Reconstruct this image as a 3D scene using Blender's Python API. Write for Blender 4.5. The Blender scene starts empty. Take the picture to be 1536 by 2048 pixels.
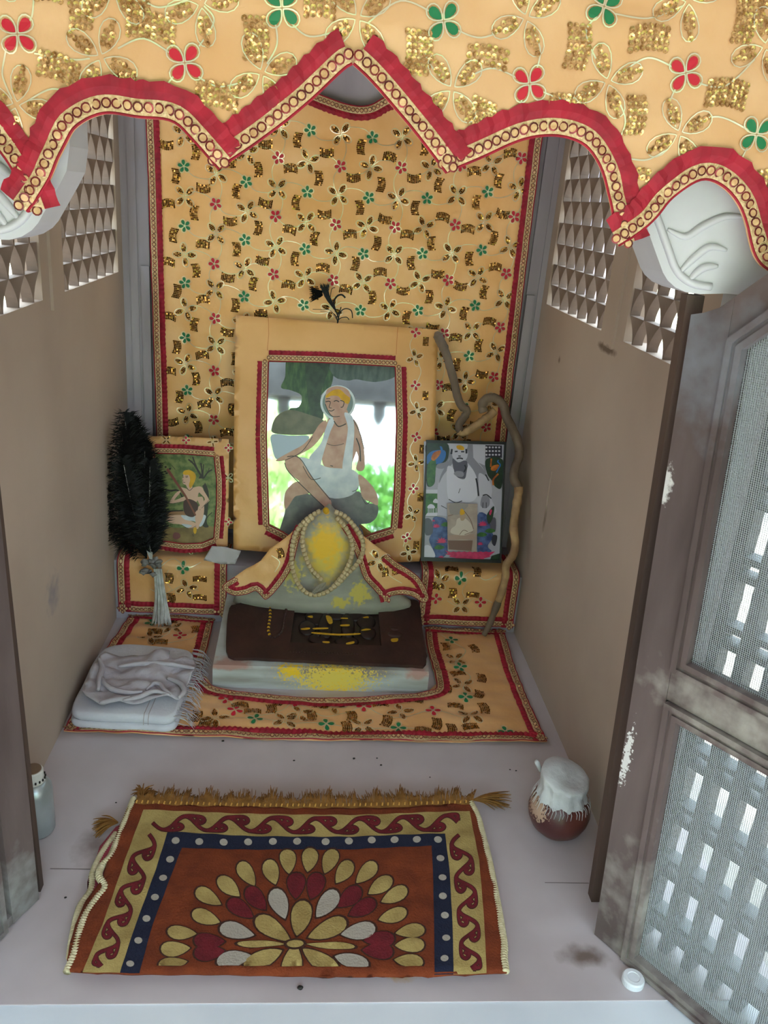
import bpy, bmesh, math, random
from mathutils import Vector, Matrix, noise
from mathutils.geometry import delaunay_2d_cdt
random.seed(7)
scene = bpy.context.scene
COL = scene.collection
R_ = math.radians

# ------------------------------------------------------------------ camera
FPX, H = 1627.0, 1.14
yaw, pit, rol = R_(5.715), R_(20.875), R_(4.87)
fwd = Vector((math.sin(yaw)*math.cos(pit), math.cos(yaw)*math.cos(pit), -math.sin(pit)))
r0 = fwd.cross(Vector((0, 0, 1))).normalized(); u0 = r0.cross(fwd)
right = r0*math.cos(rol) + u0*math.sin(rol)
upv = u0*math.cos(rol) - r0*math.sin(rol)
CAM = Vector((0, 0, H))
cd = bpy.data.cameras.new('camera'); cam = bpy.data.objects.new('camera', cd); COL.objects.link(cam)
mw = Matrix((right, upv, -fwd)).transposed().to_4x4(); mw.translation = CAM
cam.matrix_world = mw
cd.sensor_fit = 'VERTICAL'; cd.sensor_height = 36.0; cd.lens = FPX/2048*36.0; cd.clip_start = .02; cd.clip_end = 200
scene.camera = cam

# ------------------------------------------------------------------ world, sun, exposure
w = bpy.data.worlds.new('overcast_sky'); scene.world = w; w.use_nodes = True
bg = w.node_tree.nodes['Background']; bg.inputs[0].default_value = (.70, .87, 1.0, 1); bg.inputs[1].default_value = 1.7
sd = bpy.data.lights.new('sun', 'SUN'); so = bpy.data.objects.new('sun', sd); COL.objects.link(so)
sd.energy = 3.4; sd.angle = R_(3); sd.color = (1, .96, .88)
so.rotation_euler = Vector((-.12, .50, -1)).to_track_quat('-Z', 'Y').to_euler(); so.location = (1, -4, 6)
vs = scene.view_settings
vs.view_transform = 'Standard'; vs.look = 'None'; vs.gamma = 1; vs.use_curve_mapping = False; vs.exposure = 2.5

# ------------------------------------------------------------------ pixel helpers (photo frame 1536 x 2048)
def ray(px, py): return right*(px-768) + upv*(1024-py) + fwd*FPX
def onY(px, py, Y): r = ray(px, py); return CAM + r*(Y/r.y)
def onX(px, py, X): r = ray(px, py); return CAM + r*(X/r.x)
def onZ(px, py, Z=0.): r = ray(px, py); return CAM + r*((Z-H)/r.z)
def crop(ox, oy, s): return lambda x, y: (ox+x/s, oy+y/s)

# ------------------------------------------------------------------ materials
def lin(c):
    c /= 255.
    return c/12.92 if c <= .04045 else ((c+.055)/1.055)**2.4
def C(r, g, b): return (lin(r), lin(g), lin(b), 1)
MATS = {}
def M(name, col, rough=.6, metal=0., col2=None, scale=12., stretch=(1, 1, 1), lo=.35, hi=.65, bump=0., bscale=None, detail=6, sheen=0., spec=.5, trans=0., stains=()):
    if name in MATS: return MATS[name]
    m = bpy.data.materials.new(name); m.use_nodes = True; nt = m.node_tree; N = nt.nodes; L = nt.links
    p = N['Principled BSDF']; p.inputs['Roughness'].default_value = rough; p.inputs['Metallic'].default_value = metal
    p.inputs['Specular IOR Level'].default_value = spec
    p.inputs['Sheen Weight'].default_value = sheen; p.inputs['Transmission Weight'].default_value = trans
    p.inputs['Base Color'].default_value = col
    tc = N.new('ShaderNodeTexCoord'); mp = N.new('ShaderNodeMapping'); mp.inputs['Scale'].default_value = stretch
    L.new(tc.outputs['Object'], mp.inputs[0])
    out = None
    if col2 is not None:
        no = N.new('ShaderNodeTexNoise'); no.inputs['Scale'].default_value = scale; no.inputs['Detail'].default_value = detail
        L.new(mp.outputs[0], no.inputs['Vector'])
        mr = N.new('ShaderNodeMapRange'); mr.inputs[1].default_value = lo; mr.inputs[2].default_value = hi
        L.new(no.outputs[0], mr.inputs[0])
        mx = N.new('ShaderNodeMix'); mx.data_type = 'RGBA'; mx.inputs[6].default_value = col; mx.inputs[7].default_value = col2
        L.new(mr.outputs[0], mx.inputs[0]); out = mx.outputs[2]
    for (sc, cen, rad, nsc, amt, edge) in stains:      # stains with a shape of their own: (colour, centre, radii, noise scale, noise amount, edge)
        g = N.new('ShaderNodeNewGeometry'); v1 = N.new('ShaderNodeVectorMath'); v1.operation = 'SUBTRACT'; v1.inputs[1].default_value = cen
        v2 = N.new('ShaderNodeVectorMath'); v2.operation = 'DIVIDE'; v2.inputs[1].default_value = rad
        v3 = N.new('ShaderNodeVectorMath'); v3.operation = 'LENGTH'
        L.new(g.outputs['Position'], v1.inputs[0]); L.new(v1.outputs[0], v2.inputs[0]); L.new(v2.outputs[0], v3.inputs[0])
        n2 = N.new('ShaderNodeTexNoise'); n2.inputs['Scale'].default_value = nsc; n2.inputs['Detail'].default_value = 8
        L.new(g.outputs['Position'], n2.inputs['Vector'])
        ma = N.new('ShaderNodeMath'); ma.operation = 'MULTIPLY_ADD'; ma.inputs[1].default_value = amt; L.new(n2.outputs[0], ma.inputs[0])
        sb = N.new('ShaderNodeMath'); sb.operation = 'SUBTRACT'; sb.inputs[0].default_value = 1-amt*.5; L.new(v3.outputs['Value'], sb.inputs[1]); L.new(sb.outputs[0], ma.inputs[2])
        rr = N.new('ShaderNodeMapRange'); rr.inputs[1].default_value = 0; rr.inputs[2].default_value = edge; L.new(ma.outputs[0], rr.inputs[0])
        mx = N.new('ShaderNodeMix'); mx.data_type = 'RGBA'; mx.inputs[7].default_value = sc
        if out is None: mx.inputs[6].default_value = col
        else: L.new(out, mx.inputs[6])
        L.new(rr.outputs[0], mx.inputs[0]); out = mx.outputs[2]
    if out is not None: L.new(out, p.inputs['Base Color'])
    if bump:
        nb = N.new('ShaderNodeTexNoise'); nb.inputs['Scale'].default_value = bscale or scale; nb.inputs['Detail'].default_value = 5
        L.new(mp.outputs[0], nb.inputs['Vector'])
        bp = N.new('ShaderNodeBump'); bp.inputs['Strength'].default_value = bump; bp.inputs['Distance'].default_value = .004
        L.new(nb.outputs[0], bp.inputs['Height']); L.new(bp.outputs[0], p.inputs['Normal'])
    MATS[name] = m
    return m

satin = M('yellow_satin', C(238, 186, 128), .42, col2=C(228, 170, 106), scale=9, bump=.25, bscale=60, sheen=.2)
satin_valance = M('yellow_satin_valance', C(222, 180, 134), .42, col2=C(214, 166, 114), scale=9, bump=.25, bscale=60, sheen=.2)
satin_curtain = M('yellow_satin_curtain', C(254, 200, 136), .42, col2=C(246, 184, 112), scale=9, bump=.25, bscale=60, sheen=.2)
satin_plain = M('plain_satin', C(242, 184, 118), .36, col2=C(228, 168, 98), scale=6, bump=.2, bscale=40, sheen=.2)
redcloth = M('red_ruffle', C(172, 24, 50), .7, col2=C(138, 15, 38), scale=40)
braid = M('gold_braid', C(228, 204, 160), .45, .25, col2=C(200, 168, 120), scale=260, bump=.5, bscale=400)
ringm = M('wine_sequin_ring', C(136, 44, 48), .3, .5, col2=C(84, 34, 34), scale=60)
ringc = M('sequin_centre', C(222, 190, 140), .5, .2, col2=C(196, 150, 104), scale=150)
seqm = M('gold_sequin', C(230, 192, 132), .24, .8, col2=C(158, 116, 66), scale=160)
silver = M('silver_thread', C(222, 218, 190), .3, .55)
seqd = M('shaded_gold_sequin', C(186, 136, 66), .16, .95, col2=C(104, 72, 34), scale=170)  # same sequins as the valance, the dark room they reflect put into the colour
petal_red = M('red_petal', C(196, 22, 50), .5); petal_green = M('green_petal', C(16, 120, 74), .5)

# ------------------------------------------------------------------ object helpers
def tag(o, label=None, cat=None, group=None, kind=None):
    if label: o['label'] = label
    if cat: o['category'] = cat
    if group: o['group'] = group
    if kind: o['kind'] = kind
    return o
def par(o, p):
    if p is not None:
        o.parent = p
        if p.type == 'EMPTY': o.matrix_parent_inverse = Matrix.Translation(-p.location)
def mesh(name, V, F, mat, parent=None, idx=None, smooth=False, kind=None, solid=0.):
    me = bpy.data.meshes.new(name); me.from_pydata([tuple(v) for v in V], [], F)
    for m in (mat if isinstance(mat, (list, tuple)) else [mat]): me.materials.append(m)
    if idx: me.polygons.foreach_set('material_index', idx)
    if smooth: me.polygons.foreach_set('use_smooth', [True]*len(me.polygons))
    me.update()
    o = bpy.data.objects.new(name, me); COL.objects.link(o); par(o, parent)
    if kind: o['kind'] = kind
    if solid:
        s = o.modifiers.new('thickness', 'SOLIDIFY'); s.thickness = solid; s.offset = 0
    return o
def inst(name, me, parent, loc, rot=None, scale=None):
    o = bpy.data.objects.new(name, me); COL.objects.link(o); par(o, parent); o.location = loc
    if rot: o.rotation_euler = rot
    if scale: o.scale = scale
    return o
def thing(name, label, cat, loc=(0, 0, 0), group=None):
    o = bpy.data.objects.new(name, None); COL.objects.link(o); o.location = loc; o.empty_display_size = .05
    return tag(o, label, cat, group)
def struct(name, V, F, mat, **k):
    o = mesh(name, V, F, mat, **k); o['kind'] = 'structure'; return o
class B:
    """collects geometry"""
    def __init__(s): s.V = []; s.F = []; s.I = []
    def add(s, V, F, i=0):
        n = len(s.V); s.V += [Vector(v) for v in V]; s.F += [[a+n for a in f] for f in F]; s.I += [i]*len(F); return s
    def box(s, a, b, i=0):
        x0, y0, z0 = a; x1, y1, z1 = b
        return s.add([(x0,y0,z0),(x1,y0,z0),(x1,y1,z0),(x0,y1,z0),(x0,y0,z1),(x1,y0,z1),(x1,y1,z1),(x0,y1,z1)],
                     [(0,3,2,1),(4,5,6,7),(0,1,5,4),(1,2,6,5),(2,3,7,6),(3,0,4,7)], i)
    def prism(s, pts, f0, f1, i=0):
        """pts: 2d polygon, f0/f1 map 2d -> 3d"""
        n = len(pts)
        return s.add([f0(*p) for p in pts]+[f1(*p) for p in pts], [list(range(n))[::-1], list(range(n, 2*n))]+[(k, (k+1) % n, n+(k+1) % n, n+k) for k in range(n)], i)
    def tube(s, P, R, n=8, i=0, caps=True, squash=None):
        P = [Vector(p) for p in P]; V = []; F = []
        t0 = (P[1]-P[0]).normalized(); a = t0.orthogonal().normalized()
        for k, p in enumerate(P):
            t = (P[min(k+1, len(P)-1)]-P[max(k-1, 0)]).normalized()
            a = (a - t*a.dot(t)); a = a.normalized() if a.length > 1e-6 else t.orthogonal().normalized()
            b = t.cross(a); r = R[k] if isinstance(R, (list, tuple)) else R
            for j in range(n):
                q = 2*math.pi*j/n; V.append(p + a*(math.cos(q)*r) + b*(math.sin(q)*r))
        for k in range(len(P)-1):
            for j in range(n): F.append((k*n+j, k*n+(j+1) % n, (k+1)*n+(j+1) % n, (k+1)*n+j))
        if caps: F.append(list(range(n))[::-1]); F.append(list(range((len(P)-1)*n, len(P)*n)))
        return s.add(V, F, i)
    def lathe(s, prof, c, n=24, i=0, fr=None):
        V = []; F = []
        for k, (r, z) in enumerate(prof):
            for j in range(n):
                q = 2*math.pi*j/n; rr = r*(fr(q, k) if fr else 1)
                V.append((c[0]+rr*math.cos(q), c[1]+rr*math.sin(q), c[2]+z))
        for k in range(len(prof)-1):
            for j in range(n): F.append((k*n+j, k*n+(j+1) % n, (k+1)*n+(j+1) % n, (k+1)*n+j))
        F.append(list(range(n))[::-1]); F.append(list(range((len(prof)-1)*n, len(prof)*n)))
        return s.add(V, F, i)
    def ell(s, c, r, n=10, m=6, i=0):
        prof = [(math.sin(math.pi*k/m), -math.cos(math.pi*k/m)) for k in range(m+1)]
        V = []; F = []
        for a, b in prof:
            for j in range(n):
                q = 2*math.pi*j/n; V.append((c[0]+r[0]*a*math.cos(q), c[1]+r[1]*a*math.sin(q), c[2]+r[2]*b))
        for k in range(m):
            for j in range(n): F.append((k*n+j, k*n+(j+1) % n, (k+1)*n+(j+1) % n, (k+1)*n+j))
        return s.add(V, F, i)
    def build(s, name, mat, parent=None, **k):
        return mesh(name, s.V, s.F, mat, parent, idx=s.I if isinstance(mat, (list, tuple)) else None, **k)
def spline(P, n=8, closed=False):
    """Catmull-Rom through points (tuples of any dimension)"""
    P = [Vector(p) for p in P]; out = []; m = len(P)
    for k in range(m if closed else m-1):
        if closed: a, b, c, d = P[(k-1) % m], P[k], P[(k+1) % m], P[(k+2) % m]
        else: a, b, c, d = P[max(k-1, 0)], P[k], P[k+1], P[min(k+2, m-1)]
        for j in range(n):
            t = j/n
            out.append(.5*((2*b)+(c-a)*t+(2*a-5*b+4*c-d)*t*t+(3*b-a-3*c+d)*t**3))
    if not closed: out.append(P[-1])
    return out
def resample(P, step):
    P = [Vector(p) for p in P]; out = [P[0].copy()]; acc = 0
    L = sum((P[k+1]-P[k]).length for k in range(len(P)-1)); n = max(1, round(L/step)); st = L/n; need = st
    for k in range(len(P)-1):
        d = (P[k+1]-P[k]).length
        while need <= d+1e-9 and len(out) <= n:
            out.append(P[k].lerp(P[k+1], min(1, need/d) if d else 0)); need += st
        need -= d
    if len(out) <= n: out.append(P[-1].copy())
    return out
def inside(p, poly):
    x, y = p[0], p[1]; c = False; n = len(poly); j = n-1
    for i in range(n):
        xi, yi = poly[i][0], poly[i][1]; xj, yj = poly[j][0], poly[j][1]
        if (yi > y) != (yj > y) and x < (xj-xi)*(y-yi)/(yj-yi)+xi: c = not c
        j = i
    return c
def nz(*a): return noise.noise(Vector(a))

class Sheet:
    """a sheet lying on a plane: o + u*U + v*V + h*N, with folds"""
    def __init__(s, o, U, V, fold=None, bend=None):
        s.o = Vector(o); s.U = Vector(U).normalized(); s.V = Vector(V).normalized(); s.N = s.U.cross(s.V)
        if s.N.dot(CAM-s.o) < 0: s.N = -s.N
        s.fold = fold; s.bend = bend
    def uv(s, px, py):
        r = ray(px, py); t = (s.o-CAM).dot(s.N)/r.dot(s.N); p = CAM+r*t-s.o
        return Vector((p.dot(s.U), p.dot(s.V)))
    def P(s, u, v, h=0.):
        if s.fold: h += s.fold(u, v)
        if s.bend: return s.bend(s, u, v, h)
        return s.o+s.U*u+s.V*v+s.N*h
def cdt(outline, step, holes=()):
    loops = [outline]+list(holes); V = []; E = []
    for lp in loops:
        lp = [Vector((p[0], p[1])) for p in lp]; d = []
        for k in range(len(lp)):
            a, b = lp[k], lp[(k+1) % len(lp)]; n = max(1, round((b-a).length/step))
            d += [a.lerp(b, j/n) for j in range(n)]
        b0 = len(V); V += d; E += [(b0+k, b0+(k+1) % len(d)) for k in range(len(d))]
    nb = len(V); xs = [p[0] for p in outline]; ys = [p[1] for p in outline]
    ok = lambda p: inside(p, outline) and not any(inside(p, h) for h in holes)
    bd = V[:]; y = min(ys)+step*.5; row = 0
    grid = {}
    for q in bd: grid.setdefault((int(q.x//step), int(q.y//step)), []).append(q)
    while y < max(ys):
        x = min(xs)+step*(.5 if row % 2 else .25)
        while x < max(xs):
            p = Vector((x, y)); gx, gy = int(x//step), int(y//step)
            near = any((q-p).length < step*.55 for a in (-1, 0, 1) for b in (-1, 0, 1) for q in grid.get((gx+a, gy+b), ()))
            if not near and ok(p): V.append(p)
            x += step
        y += step*.87; row += 1
    v, e, f, *_ = delaunay_2d_cdt(V, E, [], 0, 1e-6)
    F = []
    for t in f:
        c = (v[t[0]]+v[t[1]]+v[t[2]])/3
        if ok(c): F.append(list(t))
    return v, F
def sheet_mesh(name, S, outline, step, mat, parent, holes=(), solid=.0012, h=0., smooth=True, kind=None):
    v, F = cdt(outline, step, holes)
    return mesh(name, [S.P(p.x, p.y, h) for p in v], F, mat, parent, smooth=smooth, solid=solid, kind=kind)
def offset(path, d, closed=False):
    out = []; n = len(path)
    for k in range(n):
        a = path[(k-1) % n] if (closed or k) else path[k]; b = path[(k+1) % n] if (closed or k < n-1) else path[k]
        t0 = (path[k]-a); t1 = (b-path[k])
        t0 = t0.normalized() if t0.length > 1e-9 else t1.normalized(); t1 = t1.normalized() if t1.length > 1e-9 else t0
        t = t0+t1; t = t.normalized() if t.length > 1e-6 else t0
        nn = Vector((-t.y, t.x)); cs = max(.55, nn.dot(Vector((-t0.y, t0.x))))
        out.append(path[k]+nn*(d/cs))
    return out
def trim(S, path, side, parent, wg=.0155, wr=.0135, we=.003, rr=.0052, pitch=.0105, h=.0015, single=False, closed=False, pleat=.012, seed=1):
    """sequinned gold braid with red pleated ruffle along a path on a sheet; side=+1 puts the band to the left of travel"""
    rg = random.Random(seed)
    path = [Vector((p[0], p[1])) for p in path]
    if closed: path = path+[path[0].copy()]
    P = resample(path, .006)
    if closed: P = P[:-1]
    cl = closed; n = len(P)
    def strip(d0, d1, name, mat, hh=lambda k, j: 0., jag=None):
        A = offset(P, side*d0, cl); Bm = offset(P, side*(d0+d1)/2, cl); Cc = offset(P, side*d1, cl)
        V = []; F = []
        for k in range(n):
            e = jag(k) if jag else 0
            c = Cc[k]+(Cc[k]-A[k])*e
            V += [S.P(A[k].x, A[k].y, h+hh(k, 0)), S.P(Bm[k].x, Bm[k].y, h+.0012+hh(k, 1)), S.P(c.x, c.y, h+hh(k, 2))]
        for k in range(n if cl else n-1):
            q = (k+1) % n
            F += [(3*k, 3*q, 3*q+1, 3*k+1), (3*k+1, 3*q+1, 3*q+2, 3*k+2)]
        return mesh(name, V, F, mat, parent, smooth=False, solid=.0006)
    strip(0, we, 'piping', redcloth, lambda k, j: .0006)
    strip(we, we+wg, 'braid', braid, lambda k, j: .001+.0004*(k % 2))
    per = max(2, round(pleat/.006))
    strip(we+wg, we+wg+wr, 'ruffle', redcloth, lambda k, j: (.0005+.0022*((k % per)/(per-1)) if j else .0005), lambda k: .12*((k % per)/(per-1))+.08*rg.random())
    mid = resample(offset(P+([P[0]] if cl else []), side*(we+wg*.5)), pitch)
    b = B(); me = []
    for q in mid:
        ta, tb = rg.uniform(-.3, .3), rg.uniform(-.3, .3)
        vv = []; 
        for r, ii in ((rr, 0), (rr*.68, 1)):
            ring = []
            for j in range(10):
                a = 2*math.pi*j/10; du, dv = r*math.cos(a), r*math.sin(a)
                ring.append(S.P(q.x+du, q.y+dv, h+.0034+ta*du+tb*dv+(0.0004 if ii else 0)))
            vv.append(ring)
        V = vv[0]+vv[1]; F = [(j, (j+1) % 10, 10+(j+1) % 10, 10+j) for j in range(10)]; I = [0]*10
        F.append(list(range(10, 20))); I.append(1)
        if single: mesh('sequin', V, F, [ringm, ringc], parent, idx=I)
        else:
            b.add(V, F); b.I = b.I[:-len(F)]+I
    if not single: b.build('sequin_row', [ringm, ringc], parent, kind='stuff')

# ---- embroidery motifs, all laid on a sheet
def teardrop(L, W, n=9):
    """closed outline, base at origin pointing +x"""
    up = []
    for k in range(1, n):
        t = (1-math.cos(math.pi*k/n))/2; up.append((L*t, W*.5*t**.85*(1-t)**.5/.395))
    return [(0, 0)]+up+[(L, 0)]+[(x, -y) for x, y in up[::-1]]
def rot2(p, a): c, s = math.cos(a), math.sin(a); return (p[0]*c-p[1]*s, p[0]*s+p[1]*c)
def band2(S, b, pts, wd, h, i, closed=False):
    pts = [Vector((p[0], p[1])) for p in pts]
    A = offset(pts, wd/2, closed); D = offset(pts, -wd/2, closed); n = len(pts)
    V = [S.P(p.x, p.y, h) for p in A]+[S.P(p.x, p.y, h) for p in D]
    b.add(V, [(k, (k+1) % n, n+(k+1) % n, n+k) for k in range(n if closed else n-1)], i)
def sequin(S, b, u, v, r, h, rg, i=0, n=7, hole=False):
    tm = .26 if hole else .48; ta, tb = rg.uniform(-tm, tm), rg.uniform(-tm, tm)
    o = [S.P(u+r*math.cos(2*math.pi*j/n), v+r*math.sin(2*math.pi*j/n), h+ta*r*math.cos(2*math.pi*j/n)+tb*r*math.sin(2*math.pi*j/n)) for j in range(n)]
    if hole:
        q = r*.3
        b.add(o+[S.P(u+q*math.cos(2*math.pi*j/n), v+q*math.sin(2*math.pi*j/n), h-.0005+ta*q*math.cos(2*math.pi*j/n)) for j in range(n)], [(j, (j+1) % n, n+(j+1) % n, n+j) for j in range(n)], i)
    else: b.add(o, [list(range(n))], i)
def flower(S, c, s, col, parent, rot=0, np_=4, sq=1., rg=random):
    b = B(); rot += rg.uniform(-.25, .25)
    f = lambda p: (c[0]+p[0], c[1]+p[1]*sq)
    for k in range(np_):
        a = rot+2*math.pi*k/np_
        o = [f(rot2((x*s*.82+s*.14, y*s*.82), a)) for x, y in teardrop(1, .62, 6)]
        b.add([S.P(p[0], p[1], .0022) for p in o], [list(range(len(o)))], 0)
        o2 = [f(rot2((x*s+s*.08, y*s), a)) for x, y in teardrop(1, .72, 7)]
        band2(S, b, o2, s*.07, .0026, 1, True)
    return b.build('embroidered_flower', [petal_red if col == 'r' else petal_green, silver], parent)
def goldflower(S, c, s, parent, rot=.5, sq=1., np_=4, sr=.0022, rg=random, hole=False):
    b = B(); rot += rg.uniform(-.4, .4)
    f = lambda p: (c[0]+p[0], c[1]+p[1]*sq)
    for k in range(np_):
        a = rot+2*math.pi*k/np_+rg.uniform(-.12, .12)
        o2 = [f(rot2((x*s+s*.1, y*s), a)) for x, y in teardrop(1, .56, 7)]
        band2(S, b, o2, s*(.03 if hole else .05), .0024, 1, True)
        x = .32
        while x < .98:
            hw = .21*math.sin(math.pi*min(1, x*.95)); m = max(1, int(hw*s*2/(sr*1.7)))
            for q in range(m):
                yy = ((q+.5)/m-.5)*2*hw
                p = f(rot2((x*s+s*.06, yy*s), a)); sequin(S, b, p[0], p[1], sr, .0026, rg, 0, 8 if hole else 6, hole)
            x += sr*1.75/s
    return b.build('sequin_leaf_flower', [seqm if hole else seqd, silver], parent)
def patch(S, c, wdt, hgt, parent, ang=0., sr=.0022, curve=.0, sq=1., rg=random, hole=False):
    b = B(); nx = max(2, round(wdt/(sr*1.9))); ny = max(2, round(hgt/(sr*1.9)))
    for i in range(nx):
        for j in range(ny):
            x = ((i+.5)/nx-.5)*wdt; y = ((j+.5)/ny-.5)*hgt
            if wdt > hgt: y += curve*(1-(2*x/wdt)**2)*hgt
            else: x += curve*(1-(2*y/hgt)**2)*wdt
            p = rot2((x, y), ang)
            sequin(S, b, c[0]+p[0], c[1]+p[1]*sq, sr, .0024, rg, 0, 8 if hole else 6, hole)
    return b.build('sequin_patch', [seqm if hole else seqd], parent)
def vines(S, curves, wd, parent):
    b = B()
    for cv in curves:
        pts = spline(cv, 7)
        A = [Vector((p[0], p[1])) for p in pts]
        band2(S, b, A, wd, .0018, 0)
    return b.build('vine_thread', [silver], parent, kind='stuff')

# ------------------------------------------------------------------ the setting
XL, XR, YB, YF = -.515, .613, 2.28, 1.05
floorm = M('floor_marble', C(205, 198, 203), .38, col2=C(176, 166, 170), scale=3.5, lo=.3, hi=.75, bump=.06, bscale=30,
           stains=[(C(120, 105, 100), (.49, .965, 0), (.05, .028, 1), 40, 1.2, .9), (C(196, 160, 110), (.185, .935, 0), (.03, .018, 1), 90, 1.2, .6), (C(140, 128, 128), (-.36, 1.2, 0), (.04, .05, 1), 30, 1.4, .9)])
whitem = M('white_marble', C(226, 234, 244), .35, col2=C(210, 220, 232), scale=4, bump=.05, bscale=40)
plaster = M('taupe_plaster', C(194, 176, 160), .8, col2=C(172, 154, 140), scale=2.2, lo=.3, hi=.7, bump=.12, bscale=25,
            stains=[(C(128, 112, 98), (XR, 1.93, .40), (.1, .012, .05), 40, 1.4, .9), (C(150, 140, 140), (XL, 1.55, .33), (1, .05, .05), 50, 1.5, .9), (C(110, 92, 78), (XR, 1.70, .885), (1, .07, .012), 60, 1.2, .6), (C(130, 110, 96), (XR, 2.02, .80), (1, .01, .012), 60, 1, .6)])
jalim = M('jali_stone', C(150, 134, 124), .8, col2=C(122, 106, 96), scale=6, bump=.15, bscale=60)
stone = M('lavender_stone', C(186, 180, 190), .65, col2=C(138, 130, 140), scale=7, stretch=(1, 1, .25), lo=.35, hi=.8, bump=.25, bscale=30)
ceilm = M('ceiling_plaster', C(206, 200, 194), .85, col2=C(190, 182, 176), scale=4)

b = B().box((-.62, .885, -.08), (.80, YB+.1, 0)); fl = struct('floor', b.V, b.F, floorm)
seam = M('joint_line', C(120, 112, 112), .8)
for (p, q) in (((100, 1738), (300, 1741)), ((1090, 1766), (1178, 1767))):
    a, c = onZ(*p, .0006), onZ(*q, .0006)
    mesh('slab_joint', [a, c, c+Vector((0, .0018, 0)), a+Vector((0, .0018, 0))], [(0, 1, 2, 3)], seam, fl)
b = B().box((-.75, .70, -.10), (1.0, .885, -.002)); b.box((-.75, .64, -.10), (1.0, .70, -.012)); struct('trim_1', b.V, b.F, whitem)
b = B().box((-1.6, -2.2, -.56), (1.9, .66, -.45)); struct('floor_porch', b.V, b.F, floorm)

def sidewall(name, X, sgn):
    x0, x1 = (X, X+sgn*.05)
    b = B(); xa, xb = min(x0, x1), max(x0, x1)
    b.box((xa, 1.13, -.08), (xb, YB+.1, .915))             # lower plaster panel
    b.box((xa, 1.13, .915), (xb, 1.30, 1.75))
    b.box((xa, 1.61, .915), (xb, 1.75, 1.75))
    b.box((xa, 2.215, .915), (xb, YB+.1, 1.75))
    b.box((xa, 1.30, 1.435), (xb, 1.61, 1.75)); b.box((xa, 1.75, 1.435), (xb, 2.215, 1.75))
    wl = struct(name, b.V, b.F, plaster)
    # mullion rib
    q = B().box((X-sgn*.006 if sgn > 0 else X, 1.655, .89), (X if sgn > 0 else X-sgn*.006, 1.705, 1.75)); q.build('mullion_rib', plaster, wl)
    # pierced scale lattice: curved triangular stone pieces between pointed openings
    pw, ph, th = .0775, .052, .020
    n = 6
    side = [(.0025+(pw/2-.0025)*(1-k/n)**1.9, -ph*(k/n)) for k in range(n+1)]
    prof = side+[(-x, z) for x, z in side[::-1]]
    bb = B().prism(prof, lambda y, z: (-th/2, y, z), lambda y, z: (th/2, y, z))
    me = bb.build('lattice_piece', jalim, wl); md = me.data; bpy.data.objects.remove(me)
    for (ya, cols) in ((1.30, 4), (1.75, 6)):
        for r in range(10):
            z = .915+ph*(r+1)
            for c in range(cols+(0 if r % 2 == 0 else 1)):
                y = ya+pw*(c+(0 if r % 2 else .5))
                y = min(max(y, ya), ya+pw*cols)
                inst('lattice_piece', md, wl, (X+sgn*.014, y, z))
    return wl
sidewall('wall_left', XL, -1); sidewall('wall_right', XR, 1)
b = B().box((-.75, YB, -.08), (.85, YB+.1, 1.75))
wb = struct('wall_back', b.V, b.F, stone)
for x0, x1, sg in ((XL, -.446, 1), (.568, XR, -1)):     # pilasters beside the curtain
    q = B().box((x0, YB-.012, 0), (x1, YB, 1.75))
    e = x1 if sg > 0 else x0
    q.box((min(e, e-sg*.022), YB-.020, 0), (max(e, e-sg*.022), YB-.012, .93)); q.box((min(e-sg*.03, e-sg*.05), YB-.017, 0), (max(e-sg*.03, e-sg*.05), YB-.012, 1.75))
    q.build('pilaster', stone, wb)
b = B().box((-.75, 1.0, 1.75), (.85, YB+.1, 1.85)); struct('ceiling', b.V, b.F, ceilm)
# front wall with cusped arch
half = [(.56, 1.063), (.523, 1.063), (.49, 1.060), (.470, 1.061), (.455, 1.066), (.443, 1.074), (.435, 1.083), (.427, 1.096), (.419, 1.109), (.408, 1.127), (.399, 1.143), (.394, 1.17), (.394, 1.20), (.385, 1.235), (.36, 1.27), (.32, 1.292), (.27, 1.295), (.245, 1.30), (.235, 1.33), (.20, 1.36), (.14, 1.375), (.10, 1.39), (.05, 1.43)]
arch = half+[(.10-x, z) for x, z in half[:-1][::-1]]
outer = [(.62, 0), (.56, 0)]+arch+[(-.46, 0), (-.70, 0), (-.70, 1.85), (1.5, 1.85), (1.5, 1.32), (.62, 1.32)]
b = B().prism(outer, lambda x, z: (x, YF, z), lambda x, z: (x, YF+.08, z))
archm = M('arch_marble', C(206, 209, 216), .5, col2=C(186, 188, 194), scale=5, bump=.1, bscale=40)
wf = struct('wall_front', b.V, b.F, archm)
for sgx in (0, 1):      # carved leaf relief and raised rim on each visible cusp
    mx = (lambda x: .10-x) if sgx else (lambda x: x)
    q = B()
    edge = spline([(mx(x)+(.012 if not sgx else -.012), YF-.001, z+.010) for x, z in half[2:13]], 3)
    q.tube(edge, .005, 6)
    for cv in ([(.43, 1.135), (.455, 1.128), (.475, 1.142), (.50, 1.155), (.525, 1.157)], [(.455, 1.082), (.468, 1.10), (.488, 1.118), (.512, 1.116)], [(.47, 1.075), (.485, 1.092), (.505, 1.096)], [(.415, 1.16), (.425, 1.20), (.455, 1.235)]):
        P = spline([(mx(x), YF-.0005, z) for x, z in cv], 5); q.tube(P, [.0015+.004*math.sin(math.pi*(k+.5)/len(P)) for k in range(len(P))], 6)
    q.build('carved_leaf', archm, wf, smooth=True)
b = B().box((-1.15, -1.1, 2.05), (1.62, 1.05, 2.2)); struct('ceiling_porch_blocker', b.V, b.F, ceilm)  # unseen porch roof, put in to cut overhead sky light on the front
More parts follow.
